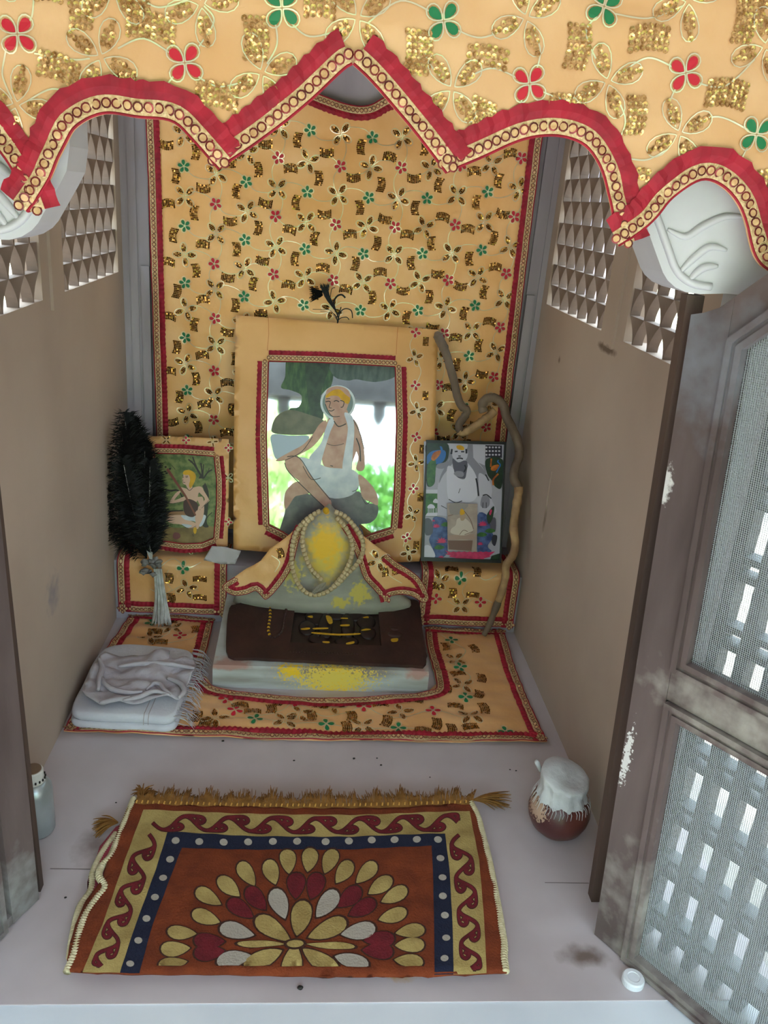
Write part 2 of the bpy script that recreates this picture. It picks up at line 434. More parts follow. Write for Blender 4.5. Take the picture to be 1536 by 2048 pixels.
b = B().box((-1.15, -1.1, -.45), (-1.05, 1.05, 2.05)); struct('wall_blocker_left', b.V, b.F, plaster)  # added side wall, out of view, keeps sky light off the valance
b = B().box((1.52, -1.1, -.45), (1.62, 1.05, 2.05)); struct('wall_blocker_right', b.V, b.F, plaster)  # its added twin on the right, unseen, blocks sky from that side
scar = B().tube([onX(1104, 942, XR), onX(1095, 1000, XR), onX(1084, 1076, XR)], .0022, 6); scar.build('plaster_ridge', plaster, bpy.data.objects['wall_right'])
# gateway lintel with brackets (seen mirrored in the portrait)
b = B().box((-1.9, -1.75, 1.62), (2.2, -1.58, 2.30)); b.box((-1.9, -1.74, -.45), (-1.7, -1.6, 1.62)); b.box((2.0, -1.74, -.45), (2.2, -1.6, 1.62)); lintelm = M('dark_lintel_stone', C(92, 90, 92), .8, col2=C(70, 68, 70), scale=6)
tb = struct('trim_2', b.V, b.F, lintelm)
for k in range(9):
    x = -1.3+k*.36
    q = B().prism([(-.045, 0), (.045, 0), (.045, -.10), (.02, -.15), (0, -.16), (-.02, -.15), (-.045, -.10)], lambda a, z: (x+a, -1.72, 1.62+z), lambda a, z: (x+a, -1.61, 1.62+z))
    q.build('bracket', lintelm, tb)
grass = M('garden_ground', C(160, 152, 128), .95, col2=C(128, 130, 94), scale=3)
b = B().box((-40, -60, -.72), (40, 60, -.58)); struct('ground', b.V, b.F, grass)
b = B().box((-3.2, -1.9, -.6), (3.2, 6, -.56)); struct('floor_courtyard', b.V, b.F, M('courtyard_paving', C(170, 166, 160), .8, col2=C(150, 146, 138), scale=2))
# neighbouring stone walls of the courtyard outside the lattices
cream = M('courtyard_stone', C(206, 198, 184), .85, col2=C(186, 176, 160), scale=2)
b = B().box((-3.4, -1, -.58), (-3.2, 6, 2.4)); struct('wall_courtyard_left', b.V, b.F, cream)
b = B().box((3.2, -1, -.58), (3.4, 6, 2.4)); struct('wall_courtyard_right', b.V, b.F, cream)

# pierced screen beside the doorway, seen through the wire mesh of the door
screenm = M('screen_stone', C(140, 146, 150), .6, col2=C(118, 124, 128), scale=8, bump=.1, bscale=40)
js = thing('stone_lattice_screen', 'pale stone lattice screen with tall slots behind the wire mesh door', 'screen', (.60, 1.05, 0))
LD = Vector((.573, -.8195, 0)).normalized(); LN = Vector((.8195, .573, 0)); LO = Vector((.522, 1.006, 0))+LN*.085
lrot = (0, 0, math.atan2(LD.y, LD.x))
def lpt(a, z): return LO+LD*a+Vector((0, 0, z))
def lbox(nm, a0, a1, z0, z1, t=.016):
    q = B().box((a0, -t, z0), (a1, t, z1)); o = q.build(nm, screenm, js); o.location = LO; o.rotation_euler = lrot; return o
lbox('rail', .03, .62, -.08, -.03, .018); lbox('rail', .03, .62, 1.24, 1.29, .018)
pw, ph = .043, .108
bmd = lbox('upright', -.0085, .0085, -.03, 1.24).data; bpy.data.objects.remove(js.children[-1])
kmd = lbox('crosspiece', -.0125, .0125, 0, .011, .014).data; bpy.data.objects.remove(js.children[-1])
for c in range(14):
    o = inst('upright', bmd, js, lpt(.045+c*pw, 0), lrot)
    if c < 13:
        for r in range(11):
            for dz in (0, .027): inst('crosspiece', kmd, js, lpt(.045+(c+.5)*pw, .03+r*ph+dz), lrot)

# ------------------------------------------------------------------ doors
wood = M('weathered_wood', C(110, 96, 95), .62, col2=C(66, 54, 53), scale=9, stretch=(1, 1, .22), lo=.3, hi=.72, bump=.3, bscale=40,
         stains=[(C(160, 156, 150), (.60, .93, .10), (.12, .12, .16), 30, 2.2, 1.2), (C(120, 124, 134), (.50, 1.02, .98), (.12, .12, .10), 26, 2.0, 1.2), (C(170, 168, 160), (.62, .93, .51), (.16, .16, .05), 40, 2.0, 1.5), (C(150, 150, 150), (-.43, 1.03, .05), (.09, .09, .09), 40, 2.0, 1.2), (C(205, 205, 205), (.487, 1.04, .80), (.016, .016, .035), 120, 1.6, .3), (C(210, 210, 210), (.508, 1.015, .36), (.012, .008, .06), 200, 2.4, .15)])
darkwood = M('dark_post_wood', C(88, 70, 62), .7, col2=C(56, 44, 40), scale=8, stretch=(1, 1, .2), bump=.2, bscale=50)
wire = M('wire_mesh', C(196, 202, 206), .4, .6)
def post(label, xs, y0, y1):
    p = thing('door_post', label, 'post', ((xs[0][0]+xs[0][1])/2, y0, 0))
    (a0, a1), (c0, c1), zt = xs
    V = [(a0, y0, 0), (a1, y0, 0), (a1, y1, 0), (a0, y1, 0), (c0, y0, zt), (c1, y0, zt), (c1, y1, zt), (c0, y1, zt)]
    mesh('upright', V, [(0, 3, 2, 1), (4, 5, 6, 7), (0, 1, 5, 4), (1, 2, 6, 5), (2, 3, 7, 6), (3, 0, 4, 7)], darkwood, p)
    return p
post('dark brown wooden door post between taupe wall and mesh door', ((.539, .559), (.485, .509), 1.056), 1.076, 1.096)
post('dark brown wooden door post beside the steel bottle', ((-.452, -.420), (-.468, -.434), 1.056), 1.092, 1.108)
def door(name, label, h, d, lean, top, panes, mold=True):
    d = Vector((d[0], d[1], 0)).normalized(); n = Vector((-d.y, d.x, 0))
    if n.dot(Vector((h[0], h[1], 0))) < 0: n = -n
    root = thing(name, label, 'door', (h[0], h[1], 0))
    f = lambda a, z, t=0.: Vector((h[0], h[1], 0))+d*(a-lean*z)+n*t+Vector((0, 0, z))
    def bar(nm, poly, t0=0., t1=.026, m=wood):
        q = B().prism(poly, lambda a, z: f(a, z, t0), lambda a, z: f(a, z, t1)); return q.build(nm, m, root)
    W = top[-1][0]
    bar('stile', [(0, .002), (.056, .002), (.056, 1.03), (.056, 1.063), (.038, 1.047), (.018, 1.038), (0, 1.033)])
    bar('stile', [(W-.05, .002), (W, .002), (W, 1.25), (W-.05, 1.24)])
    bar('rail', [(.056, .002), (W-.05, .002), (W-.05, .02), (.056, .02)], .001)
    bar('rail', [(.0565, .490), (W-.05, .490), (W-.05, .537), (.0565, .537)], .001)
    arc = [p for p in top if p[0] >= .056 and p[0] <= W-.05]
    bar('arched_rail', [(.056, 1.012), (.106, 1.058), (.16, 1.09), (.25, 1.145), (.34, 1.18), (W-.05, 1.19)]+[(W-.05, 1.24)]+arc[::-1][1:], .001)
    def mould(nm, pts, wd):      # stepped moulding just inside an opening: pts is the opening outline
        P = [Vector(p) for p in pts]
        for k, (o0, o1, t) in enumerate(((0, wd*.38, -.007), (wd*.38, wd*.62, -.003), (wd*.62, wd, -.006))):
            A, Bq = offset(P, o0, True), offset(P, o1, True); nn = len(P); V = []; F = []
            for q in range(nn): V += [f(A[q].x, A[q].y, t), f(Bq[q].x, Bq[q].y, t), f(Bq[q].x, Bq[q].y, .02), f(A[q].x, A[q].y, .02)]
            for q in range(nn):
                r = (q+1) % nn
                for s in range(4): F.append((4*q+s, 4*q+(s+1) % 4, 4*r+(s+1) % 4, 4*r+s))
            mesh(nm, V, F, wood, root)
    for pts in panes:
        mould('moulding', pts, .022)
        P = offset([Vector(p) for p in pts], .02, True); q = B(); st = .0029; wr = .00042
        xs = [p.x for p in P]; zs = [p.y for p in P]
        def span(fix, axis):
            hit = []
            for k in range(len(P)):
                a, c = P[k], P[(k+1) % len(P)]
                u0_, u1_ = a[axis], c[axis]
                if (u0_ > fix) != (u1_ > fix): hit.append(a[1-axis]+(c[1-axis]-a[1-axis])*(fix-u0_)/(u1_-u0_))
            return sorted(hit)[:2]
        x = min(xs)+st/2
        while x < max(xs):
            s = span(x, 0)
            if len(s) == 2: q.add([f(x-wr, s[0], .008), f(x, s[0], .007), f(x+wr, s[0], .008), f(x-wr, s[1], .008), f(x, s[1], .007), f(x+wr, s[1], .008)], [(0, 1, 4, 3), (1, 2, 5, 4), (2, 0, 3, 5)])
            x += st
        z = min(zs)+st/2
        while z < max(zs):
            s = span(z, 1)
            if len(s) == 2: q.add([f(s[0], z-wr, .009), f(s[0], z, .008), f(s[0], z+wr, .009), f(s[1], z-wr, .009), f(s[1], z, .008), f(s[1], z+wr, .009)], [(0, 1, 4, 3), (1, 2, 5, 4), (2, 0, 3, 5)])
            z += st
        q.build('wire_mesh', wire, root, kind='stuff')
    return root
TOP = [(0, 1.033), (.018, 1.038), (.038, 1.047), (.056, 1.063), (.076, 1.081), (.099, 1.101), (.16, 1.145), (.25, 1.20), (.35, 1.235), (.46, 1.25)]
PANES = [[(.058, .539), (.408, .539), (.408, 1.185), (.34, 1.175), (.25, 1.14), (.16, 1.087), (.106, 1.056), (.058, 1.012)],
         [(.058, .004), (.408, .004), (.408, .488), (.058, .488)]]
door('mesh_door', 'weathered wooden door leaf with wire mesh panes standing open beside the clay pot', (.522, 1.006), (.573, -.8195), .060, TOP, PANES)
LT = [(0, 1.033)]+TOP[1:]
door('mesh_door', 'weathered wooden door leaf whose dark stile stands beside the steel bottle', (-.417, 1.075), (-.44, -.898), -.006, LT, [[(x+.014 if x < .1 else x, z) for x, z in p] for p in PANES])

# ------------------------------------------------------------------ curtain on the back wall
def fold_curtain(u, v):
    top = max(0., min(1., (v-1.15)/.2))
    return .010 + .006*nz(u*10, v*2.2, 1.7) + .0035*nz(u*26, v*9, 4.1)+top*(.008*nz(u*3, v*24, 9.3)+.004) + .004*nz(u*9+v*9, v*15-u*6, 2.)+.0025*nz(u*34+v*16, v*18-u*9, 5.)
SC = Sheet((0, 2.262, 0), (1, 0, 0), (0, 0, 1), fold_curtain)
cur = thing('backdrop_curtain', 'tall yellow embroidered curtain with red and gold border covering the back wall', 'curtain', (.05, 2.26, .2))
def cl_(z): return -.444+.010*(1.27-z)/.8
def cr_(z): return .549+.014*(1.30-z)/.8
topc = spline([(-.444, 1.47), (-.30, 1.455), (-.16, 1.42), (-.07, 1.388), (-.02, 1.372), (.05, 1.356), (.10, 1.358), (.15, 1.385), (.25, 1.42), (.40, 1.45), (.548, 1.47)], 6)
outl = [(cl_(z), z) for z in (.20, .5, .8, 1.1, 1.3)]+[(p[0], p[1]) for p in topc]+[(cr_(z), z) for z in (1.3, 1.1, .8, .5, .20)]
sheet_mesh('cloth', SC, outl, .016, satin_curtain, cur)
trim(SC, [(cl_(z), z) for z in (.20, .5, .8, 1.1, 1.3, 1.46)], -1, cur, seed=3)
trim(SC, [(cr_(z), z) for z in (.20, .5, .8, 1.1, 1.3, 1.46)], 1, cur, seed=4)
trim(SC, [(p[0], p[1]) for p in topc[4:-4]], -1, cur, seed=5)
rgc = random.Random(11)
def lattice(S, parent, u0_, v0_, du, dv, ir, jr, okf, zoff=lambda i: 0., s=1., rg=rgc, shear=0.):
    """rows of red / green flowers, sequin flowers and sequin patches joined by silver vines"""
    cv = []
    pos = lambda i, j: (u0_+du*i+shear*j, v0_-dv*j+zoff(i))
    for i2 in range(ir[0]*2, ir[1]*2+1):
        for j2 in range(jr[0]*2, jr[1]*2+1):
            i, j = i2/2, j2/2; p = pos(i, j)
            jx = lambda: rg.uniform(-.003, .003)*s
            p = (p[0]+jx(), p[1]+jx())
            odd = i2 % 2; half_ = j2 % 2
            if not okf(p): continue
            if not odd and not half_: flower(S, p, .0158*s, 'r', parent, .78, 5, rg=rg)
            elif odd and half_: flower(S, p, .0158*s, 'g', parent, .6, 5, rg=rg)
            else: goldflower(S, p, .028*s, parent, .4+rg.random(), rg=rg)
            # horizontal wave
            q = pos(i+.5, j); sg = 1 if (not odd and half_) or (odd and not half_) else -1
            if okf(q): cv.append([p, ((p[0]*.7+q[0]*.3), p[1]*.7+q[1]*.3+sg*.017*s), ((p[0]*.25+q[0]*.75), p[1]*.25+q[1]*.75+sg*.015*s), q])
            if not odd:
                q = pos(i, j+.5); sg = 1 if half_ else -1
                if okf(q): cv.append([p, (p[0]*.65+q[0]*.35+sg*.014*s, p[1]*.65+q[1]*.35), (p[0]*.3+q[0]*.7+sg*.012*s, p[1]*.3+q[1]*.7), q])
            if odd and not half_:
                for (dx, dy, w_, h_) in ((-.025, .046, .020, .036), (.046, .026, .036, .021), (-.043, -.024, .036, .021), (.026, -.038, .020, .036)):
                    c = (p[0]+dx*s, p[1]+dy*s)
                    if okf(c): patch(S, c, w_*s, h_*s, parent, rg.uniform(-.18, .18), .0023*s, rg.choice((-.25, .25)), rg=rg)
    vines(S, cv, .0014*s, parent)
okc = lambda p: cl_(p[1])+.038 < p[0] < cr_(p[1])-.038 and .42 < p[1] < 1.335 and not (-.19 < p[0] < .30 and p[1] < .80)
lattice(SC, cur, .037, 1.072, .155, .1425, (-4, 4), (-3, 5), okc, lambda i: .006*i*i)

# ------------------------------------------------------------------ valance across the front arch
def fold_val(u, v): return .007+.0055*nz(u*5, v*38+u*3, 3.3)+.0030*nz(u*16, v*26, 8.1)+.004*nz(u*6, v*3, .4)
SV = Sheet((0, 1.030, 0), (1, 0, 0), (0, 0, 1), fold_val)
val = thing('arch_valance', 'scalloped yellow sequinned valance with red pleated ruffle hanging across the front arch', 'valance', (.05, 1.03, 1.1))
vp = [(-150, 420), (-60, 250), (0, 300), (36, 355), (62, 425), (100, 372), (140, 285), (165, 252), (215, 230), (280, 238), (345, 245), (385, 280), (438, 340), (520, 285), (610, 215), (685, 145), (705, 132), (740, 165), (800, 235), (860, 310), (888, 348), (960, 318), (1040, 283), (1100, 274), (1150, 285), (1180, 310), (1205, 360), (1216, 420), (1232, 492), (1290, 452), (1340, 398), (1395, 362), (1440, 375), (1475, 420), (1490, 480), (1512, 530), (1570, 560)]
VP = [SV.uv(*p) for p in vp]
corner = {(-150, 420), (62, 425), (438, 340), (705, 132), (888, 348), (1232, 492)}
segs = []; curp = []
for p, q in zip(vp, VP):
    curp.append(q)
    if p in corner and len(curp) > 1: segs.append(curp); curp = [q]
segs.append(curp)
vpath = []
for sgm in segs:
    sp = spline(sgm, 5) if len(sgm) > 2 else sgm
    vpath += (sp if not vpath else sp[1:])
outv = [(p.x, p.y) for p in vpath]+[(vpath[-1].x, 1.50), (vpath[0].x, 1.50)]
sheet_mesh('cloth', SV, outv, .012, satin_valance, val)
for k, sgm in enumerate(segs):
    if len(sgm) > 2: trim(SV, spline(sgm, 5), 1, val, wg=.0165, wr=.0165, we=.0028, rr=.0058, pitch=.0112, h=.0015+.0022*(k % 2), single=True, seed=20+k, pleat=.018)
rgv = random.Random(5)
V_ = lambda x, y: SV.uv(x, y)
for (x, y) in ((42, 72), (372, 128), (1055, 170), (1365, 148)): flower(SV, V_(x, y), .0205, 'r', val, .85, sq=1., rg=rgv)
for (x, y) in ((565, 20), (885, 45), (1205, 15), (1505, 270)): flower(SV, V_(x, y), .0205, 'g', val, .8, sq=1., rg=rgv)
for (x, y, r) in ((207, 118, .8), (525, 148, .3), (902, 180, .5), (1212, 165, .4), (40, 212, 1.), (1352, 268, .9), (715, 40, .6), (1050, 38, .2), (405, 12, .5), (1525, 95, .4), (1370, 5, .2), (230, -20, .4)):
    goldflower(SV, V_(x, y), .037, val, r, sr=.0034, rg=rgv, hole=True)
for (x, y, w_, h_, a) in ((160, 28, 42, 58, .1), (305, 62, 88, 44, -.1), (122, 145, 76, 46, -.25), (508, 80, 46, 74, .05), (435, 198, 82, 44, -.1), (255, 165, 40, 22, 0), (830, 108, 50, 76, .0), (972, 120, 82, 38, -.05), (955, 228, 50, 52, -.3), (1148, 95, 48, 78, .0), (1292, 85, 80, 46, .1), (1130, 212, 74, 30, -.05), (1262, 232, 40, 72, .1), (1445, 195, 84, 50, .0), (1480, 40, 44, 84, .05), (1275, 352, 40, 26, 0), (1520, 362, 36, 34, 0), (640, 20, 60, 40, 0)):
    c = V_(x, y); k = .00060
    patch(SV, c, w_*k, h_*k, val, a, .0035, .15, rg=rgv, hole=True)
vc = [[(75, 110), (150, 122), (185, 120)], [(75, 0), (70, 35), (55, 55)], [(20, 100), (10, 150), (30, 200)], [(60, 205), (110, 180), (160, 195)], [(240, 100), (290, 80), (345, 110)], [(400, 95), (430, 45), (410, 15)], [(390, 150), (440, 175), (505, 160)], [(355, 150), (335, 175), (320, 200)], [(285, 0), (320, 18), (375, 5)], [(580, 45), (620, 75), (690, 60)], [(735, 50), (800, 5), (865, 30)], [(905, 60), (960, 78), (1030, 50)], [(870, 70), (850, 110), (865, 140), (890, 165)], [(920, 165), (980, 138), (1035, 160)], [(1068, 150), (1078, 100), (1060, 60)], [(1080, 185), (1130, 200), (1190, 180)], [(1040, 200), (1035, 215), (1035, 235)], [(1235, 150), (1290, 118), (1345, 138)], [(1225, 190), (1245, 240), (1235, 280)], [(1380, 165), (1440, 175), (1505, 120)], [(1350, 170), (1330, 220), (1345, 255)], [(1375, 250), (1430, 235), (1490, 262)], [(1490, 290), (1475, 320), (1478, 340)], [(1225, 30), (1290, 40), (1360, 15)], [(1190, 35), (1170, 60), (1175, 90), (1200, 140)], [(550, 40), (555, 90), (535, 130)], [(1330, 300), (1290, 320), (1255, 318)]]
vines(SV, [[V_(*p) for p in c] for c in vc], .0017, val)

# ------------------------------------------------------------------ low ledge and its cloths
b = B().box((XL, 2.05, 0), (XR, YB, .176)); struct('trim_3', b.V, b.F, stone)
def bend_ledge(S, u, v, h):
    z0, rr = .164, .02
    if v <= z0: return Vector((u, 2.044-h, v))
    a = (v-z0)/rr
    if a < math.pi/2: return Vector((u, 2.044+rr-(rr+h)*math.cos(a), z0+(rr+h)*math.sin(a)))
    return Vector((u, 2.044+rr+(v-z0-rr*math.pi/2), z0+rr+h))
fl_ = lambda u, v: .005+.003*nz(u*14, v*9, 6.)+.002*nz(u*30, v*25, 1.)
SL = Sheet((0, 2.044, 0), (1, 0, 0), (0, 0, 1), fl_, bend_ledge)
for lab, x0, x1, zb, mot in (('yellow embroidered ledge cloth with red border below the lute player picture', -.505, -.212, .028, (('g', -.33, .165), ('p', -.37, .135), ('p2', -.285, .135), ('f', -.32, .105), ('p', -.365, .075), ('p2', -.285, .078))),
                        ('yellow embroidered ledge cloth with red border below the black framed photograph', .325, .603, .022, (('f', .375, .16), ('g', .435, .168), ('p', .415, .125), ('p2', .475, .12), ('r', .372, .105), ('f', .445, .088), ('p2', .36, .14), ('r', .50, .10), ('p', .48, .19), ('p2', .41, .19)))):
    t = thing('ledge_cloth', lab, 'cloth', ((x0+x1)/2, 2.04, zb))
    o = [(x0, zb), (x1, zb), (x1, .30), (x0, .30)]
    sheet_mesh('cloth', SL, o, .012, satin, t)
    trim(SL, [(x0, zb), (x1, zb)], 1, t, h=.002, seed=31); trim(SL, [(x0, zb), (x0, .29)], -1, t, h=.003, seed=32); trim(SL, [(x1, zb), (x1, .29)], 1, t, h=.003, seed=33)
    rg = random.Random(9)
    for k, x, z in mot:
        if k in 'rg': flower(SL, (x, z), .017, k, t, rg=rg)
        elif k == 'f': goldflower(SL, (x, z), .028, t, rg=rg)
        elif k == 'p': patch(SL, (x, z), .022, .032, t, sr=.0023, rg=rg, curve=.2)
        else: patch(SL, (x, z), .038, .017, t, sr=.0023, rg=rg, curve=.2)
    xm = (x0+x1)/2
    vines(SL, [[(xm-.06, .10), (xm-.03, .085), (xm+.0, .1), (xm+.03, .115), (xm+.07, .1)], [(xm-.04, .16), (xm, .185), (xm+.04, .168), (xm+.075, .18)], [(xm-.01, .16), (xm-.02, .13), (xm, .10)]], .0014, t)

# floor mat, U-shaped round the marble slab
fm = lambda u, v: .008+.0055*nz(u*7, v*34, 2.2)+.0035*nz(u*22, v*34, 5.5)+.004*max(0, nz(u*3, v*5, 7.7))
SM = Sheet((0, 0, 0), (1, 0, 0), (0, 1, 0), fm)
mat = thing('floor_mat', 'yellow embroidered floor mat cut round the dark stone slab with red and gold borders', 'mat', (.05, 1.75, 0))
Z_ = lambda x, y: SM.uv(x, y)
mo = [Z_(*p) for p in ((108, 1469), (420, 1480), (700, 1488), (1093, 1490), (1060, 1420), (1030, 1345), (1006, 1268), (930, 1266), (850, 1262), (853, 1300), (872, 1372), (855, 1390), (760, 1402), (640, 1404), (500, 1393), (425, 1380), (404, 1350), (418, 1290), (428, 1244), (350, 1240), (262, 1234), (200, 1320))]
mo = [Vector((max(-.505, min(.603, p.x)), p.y)) for p in mo]
sheet_mesh('cloth', SM, mo, .014, satin, mat)
trim(SM, [mo[0], mo[1], mo[2], mo[3]], 1, mat, seed=41, h=.002); trim(SM, [mo[3], mo[4], mo[5], mo[6]], 1, mat, seed=42, h=.003)
trim(SM, [mo[6], mo[7], mo[8]], 1, mat, seed=43, h=.0035, wg=.012, wr=.010)
trim(SM, spline(mo[8:19], 3), 1, mat, seed=44, h=.0025); trim(SM, [mo[18], mo[19], mo[20]], 1, mat, seed=45, h=.0035, wg=.012, wr=.010); trim(SM, [mo[20], mo[21], mo[0]], 1, mat, seed=46, h=.003)
rgm = random.Random(3)
for x, y in ((452, 1405), (590, 1412), (727, 1422), (865, 1430), (360, 1277), (470, 1430)): flower(SM, Z_(x, y), .019, 'r', mat, rg=rgm)
for x, y in ((510, 1447), (652, 1456), (796, 1463), (285, 1303), (303, 1250), (902, 1287), (920, 1340), (930, 1402), (1010, 1470)): flower(SM, Z_(x, y), .019, 'g', mat, rg=rgm)
for x, y in ((430, 1445), (570, 1450), (665, 1420), (725, 1460), (800, 1432), (910, 1325), (925, 1377), (940, 1440), (300, 1280), (345, 1262), (600, 1435)): goldflower(SM, Z_(x, y), .030, mat, rg=rgm)
for x, y in ((505, 1432), (555, 1408), (640, 1418), (690, 1462), (770, 1450), (845, 1470), (915, 1355), (890, 1385), (940, 1460), (415, 1455), (480, 1418), (540, 1425), (390, 1440), (620, 1440), (700, 1440), (760, 1418), (830, 1410), (870, 1455), (945, 1305), (890, 1300), (960, 1362), (955, 1395), (910, 1420), (965, 1425), (900, 1465), (320, 1290), (390, 1265), (340, 1250), (310, 1270)):
    patch(SM, Z_(x, y), *rgm.choice(((.04, .022), (.024, .04))), mat, rgm.uniform(-.3, .3), .0024, .2, rg=rgm)
vines(SM, [[Z_(*p) for p in c] for c in ([(455, 1405), (500, 1440), (560, 1430), (590, 1412), (650, 1440), (700, 1430), (727, 1422), (790, 1445), (865, 1430), (930, 1445)], [(380, 1465), (430, 1445), (510, 1447), (570, 1455), (652, 1456), (720, 1465), (796, 1463), (870, 1470)], [(880, 1275), (902, 1290), (930, 1310), (910, 1335), (940, 1360), (925, 1385), (960, 1400)], [(290, 1255), (340, 1270), (300, 1290), (380, 1285), (400, 1262)])], .0022, mat)
# the valance's embroidery goes on above and beside the part in the photograph
def px_of(u, v):
    d = Vector((u, 1.03, v))-CAM; z = d.dot(fwd); return 768+FPX*d.dot(right)/z, 1024-FPX*d.dot(upv)/z
for i in range(-5, 8):
    for j in range(7):
        u, v = -.06+i*.097, 1.475-j*.068
        x, y = px_of(u, v)
        if (y > -45 and x > -55) or not inside((u, v-.035), outv) or not inside((u-.03, v+.015), outv) or not inside((u+.03, v), outv): continue
        if (i+j) % 2: goldflower(SV, (u, v), .035, val, rgv.random(), sr=.0034, rg=rgv, hole=True)
        else:
            flower(SV, (u, v), .0205, 'r' if j % 2 else 'g', val, .85, rg=rgv)
            for dx in (-.045, .045): patch(SV, (u+dx, v-.022), .03, .024, val, 0, .0035, .15, rg=rgv, hole=True)

# ------------------------------------------------------------------ pictures leaning on the ledge
LEAN = R_(14)
VL = (0, math.sin(LEAN), math.cos(LEAN))
def Print(S, parent, cf):
    """flat printed shapes on a picture: returns a draw function taking points in the crop's own pixels"""
    st = {'h': .0012}
    def draw(name, pts, mat, smooth=True, layer=None):
        st['h'] += .00004
        P = [S.uv(*cf(*p)) for p in pts]
        if smooth: P = spline(P, 4, True)
        return mesh(name, [S.P(p[0], p[1], layer or st['h']) for p in P], [list(range(len(P)))], mat, parent)
    def line(name, pts, wd, mat):
        st['h'] += .00004
        P = spline([S.uv(*cf(*p)) for p in pts], 4); b = B(); n = len(P)
        sc = (S.uv(*cf(10, 0))-S.uv(*cf(0, 0))).length/10
        A = offset([Vector((p[0], p[1])) for p in P], wd*sc/2); D = offset([Vector((p[0], p[1])) for p in P], -wd*sc/2)
        V = [S.P(p.x, p.y, st['h']) for p in A]+[S.P(p.x, p.y, st['h']) for p in D]
        return mesh(name, V, [(k, k+1, n+k+1, n+k) for k in range(n-1)], mat, parent)
    return draw, line
def flat(name, r, g, b_, rough=.35, **k): return M(name, C(r, g, b_), rough, **k)
skin = flat('print_skin', 206, 162, 140, .3, col2=C(190, 140, 120), scale=40)
skin2 = flat('print_pale_skin', 232, 196, 176, .3)
inkc = flat('print_ink', 58, 44, 44); whitec = flat('print_white', 226, 230, 236, .3, col2=C(198, 206, 218), scale=30)
yell = flat('print_yellow', 232, 178, 30, .5, col2=C(214, 160, 40), scale=60)
blackf = M('black_frame', C(30, 32, 36), .35)
# --- mirrored portrait in yellow fabric cover
SP = Sheet((0, 2.072, .195), (1, 0, 0), VL)
pc = thing('framed_portrait', 'large mirrored portrait of a seated man in a white shawl under a yellow fabric cover', 'picture', (.05, 2.09, .2))
c1 = crop(450, 600, 3.657)
U1 = lambda x, y: SP.uv(*c1(x, y))
board = [SP.uv(*p) for p in ((478, 640), (868, 662), (838, 1118), (474, 1100))]
B().prism(board, lambda u, v: SP.P(u, v, -.012), lambda u, v: SP.P(u, v, .0)).build('board', M('back_board', C(60, 56, 54), .7), pc)
mir = M('mirror_glass', C(222, 232, 228), .03, 1.0)
opening = [(322, 452), (700, 462), (1240, 492), (1252, 900), (1235, 1400), (1212, 1662), (1050, 1712), (960, 1760), (540, 1760), (430, 1692), (325, 1640), (306, 1000)]
draw, line = Print(SP, pc, c1)
draw('mirror', [(290, 430), (1270, 460), (1270, 1700), (1000, 1780), (480, 1780), (290, 1690)], mir, False)
tree = flat('print_dark_leaves', 46, 74, 50, .3, col2=C(86, 116, 70), scale=55, stretch=(2, 1, .5), lo=.4, hi=.7)
draw('painted_tree', [(450, 440), (520, 436), (800, 446), (795, 540), (770, 640), (700, 700), (690, 800), (660, 900), (590, 930), (520, 890), (470, 800), (540, 780), (560, 700), (480, 660), (410, 640), (440, 560)], tree)
draw('painted_tree', [(790, 446), (1240, 470), (1245, 560), (1100, 600), (960, 580), (900, 590), (800, 560)], flat('print_branches', 62, 80, 74, .3, col2=C(96, 110, 104), scale=40, stretch=(2, 1, .5)))
draw('painted_trunk', [(600, 440), (760, 445), (740, 560), (700, 700), (720, 860), (640, 930), (620, 800), (600, 650)], flat('print_trunk', 40, 52, 44, .3, col2=C(60, 80, 60), scale=50))
draw('painted_hill', [(342, 930), (370, 860), (430, 815), (500, 805), (620, 840), (720, 880), (740, 960), (600, 985), (440, 985), (350, 970)], flat('print_hill', 118, 112, 92, .3, col2=C(92, 92, 72), scale=30))
draw('painted_sky', [(342, 985), (480, 992), (612, 995), (580, 1060), (520, 1100), (420, 1150), (372, 1160), (345, 1080)], flat('print_sky', 176, 190, 208, .25))
rock = flat('print_rock', 84, 80, 86, .3, col2=C(122, 116, 116), scale=26)
draw('painted_rock', [(436, 1780), (436, 1560), (470, 1480), (560, 1410), (700, 1440), (880, 1420), (980, 1400), (1040, 1480), (1115, 1500), (1112, 1580), (1060, 1630), (980, 1645), (1010, 1700), (960, 1780)], rock)
halo = flat('print_halo', 214, 222, 226, .3)
draw('painted_halo', [(825+128*math.cos(a*.4189), 752+128*math.sin(a*.4189)) for a in range(15)], halo)
draw('painted_halo', [(825+112*math.cos(a*.4189), 752+112*math.sin(a*.4189)) for a in range(15)], flat('print_halo_inner', 120, 138, 136, .3))
draw('painted_figure', [(432, 1460), (450, 1390), (520, 1330), (620, 1340), (650, 1400), (560, 1425), (510, 1440), (470, 1500), (440, 1530)], skin)
draw('painted_figure', [(930, 880), (985, 960), (1015, 1080), (1022, 1220), (990, 1252), (958, 1230), (975, 1150), (940, 1050)], skin)
draw('painted_figure', [(755, 870), (800, 890), (890, 850), (950, 880), (985, 970), (960, 1110), (890, 1235), (740, 1222), (708, 1160), (712, 1050), (730, 950)], skin)
draw('painted_figure', [(740, 880), (728, 960), (655, 1060), (565, 1120), (440, 1172), (372, 1172), (480, 1108), (570, 1058), (640, 985), (690, 910)], skin)
draw('painted_figure', [(797, 830), (890, 800), (895, 900), (850, 930), (800, 900)], skin)
draw('painted_figure', [(735, 700), (752, 650), (820, 630), (892, 652), (918, 705), (900, 770), (880, 815), (840, 850), (790, 852), (758, 820), (733, 760)], skin)
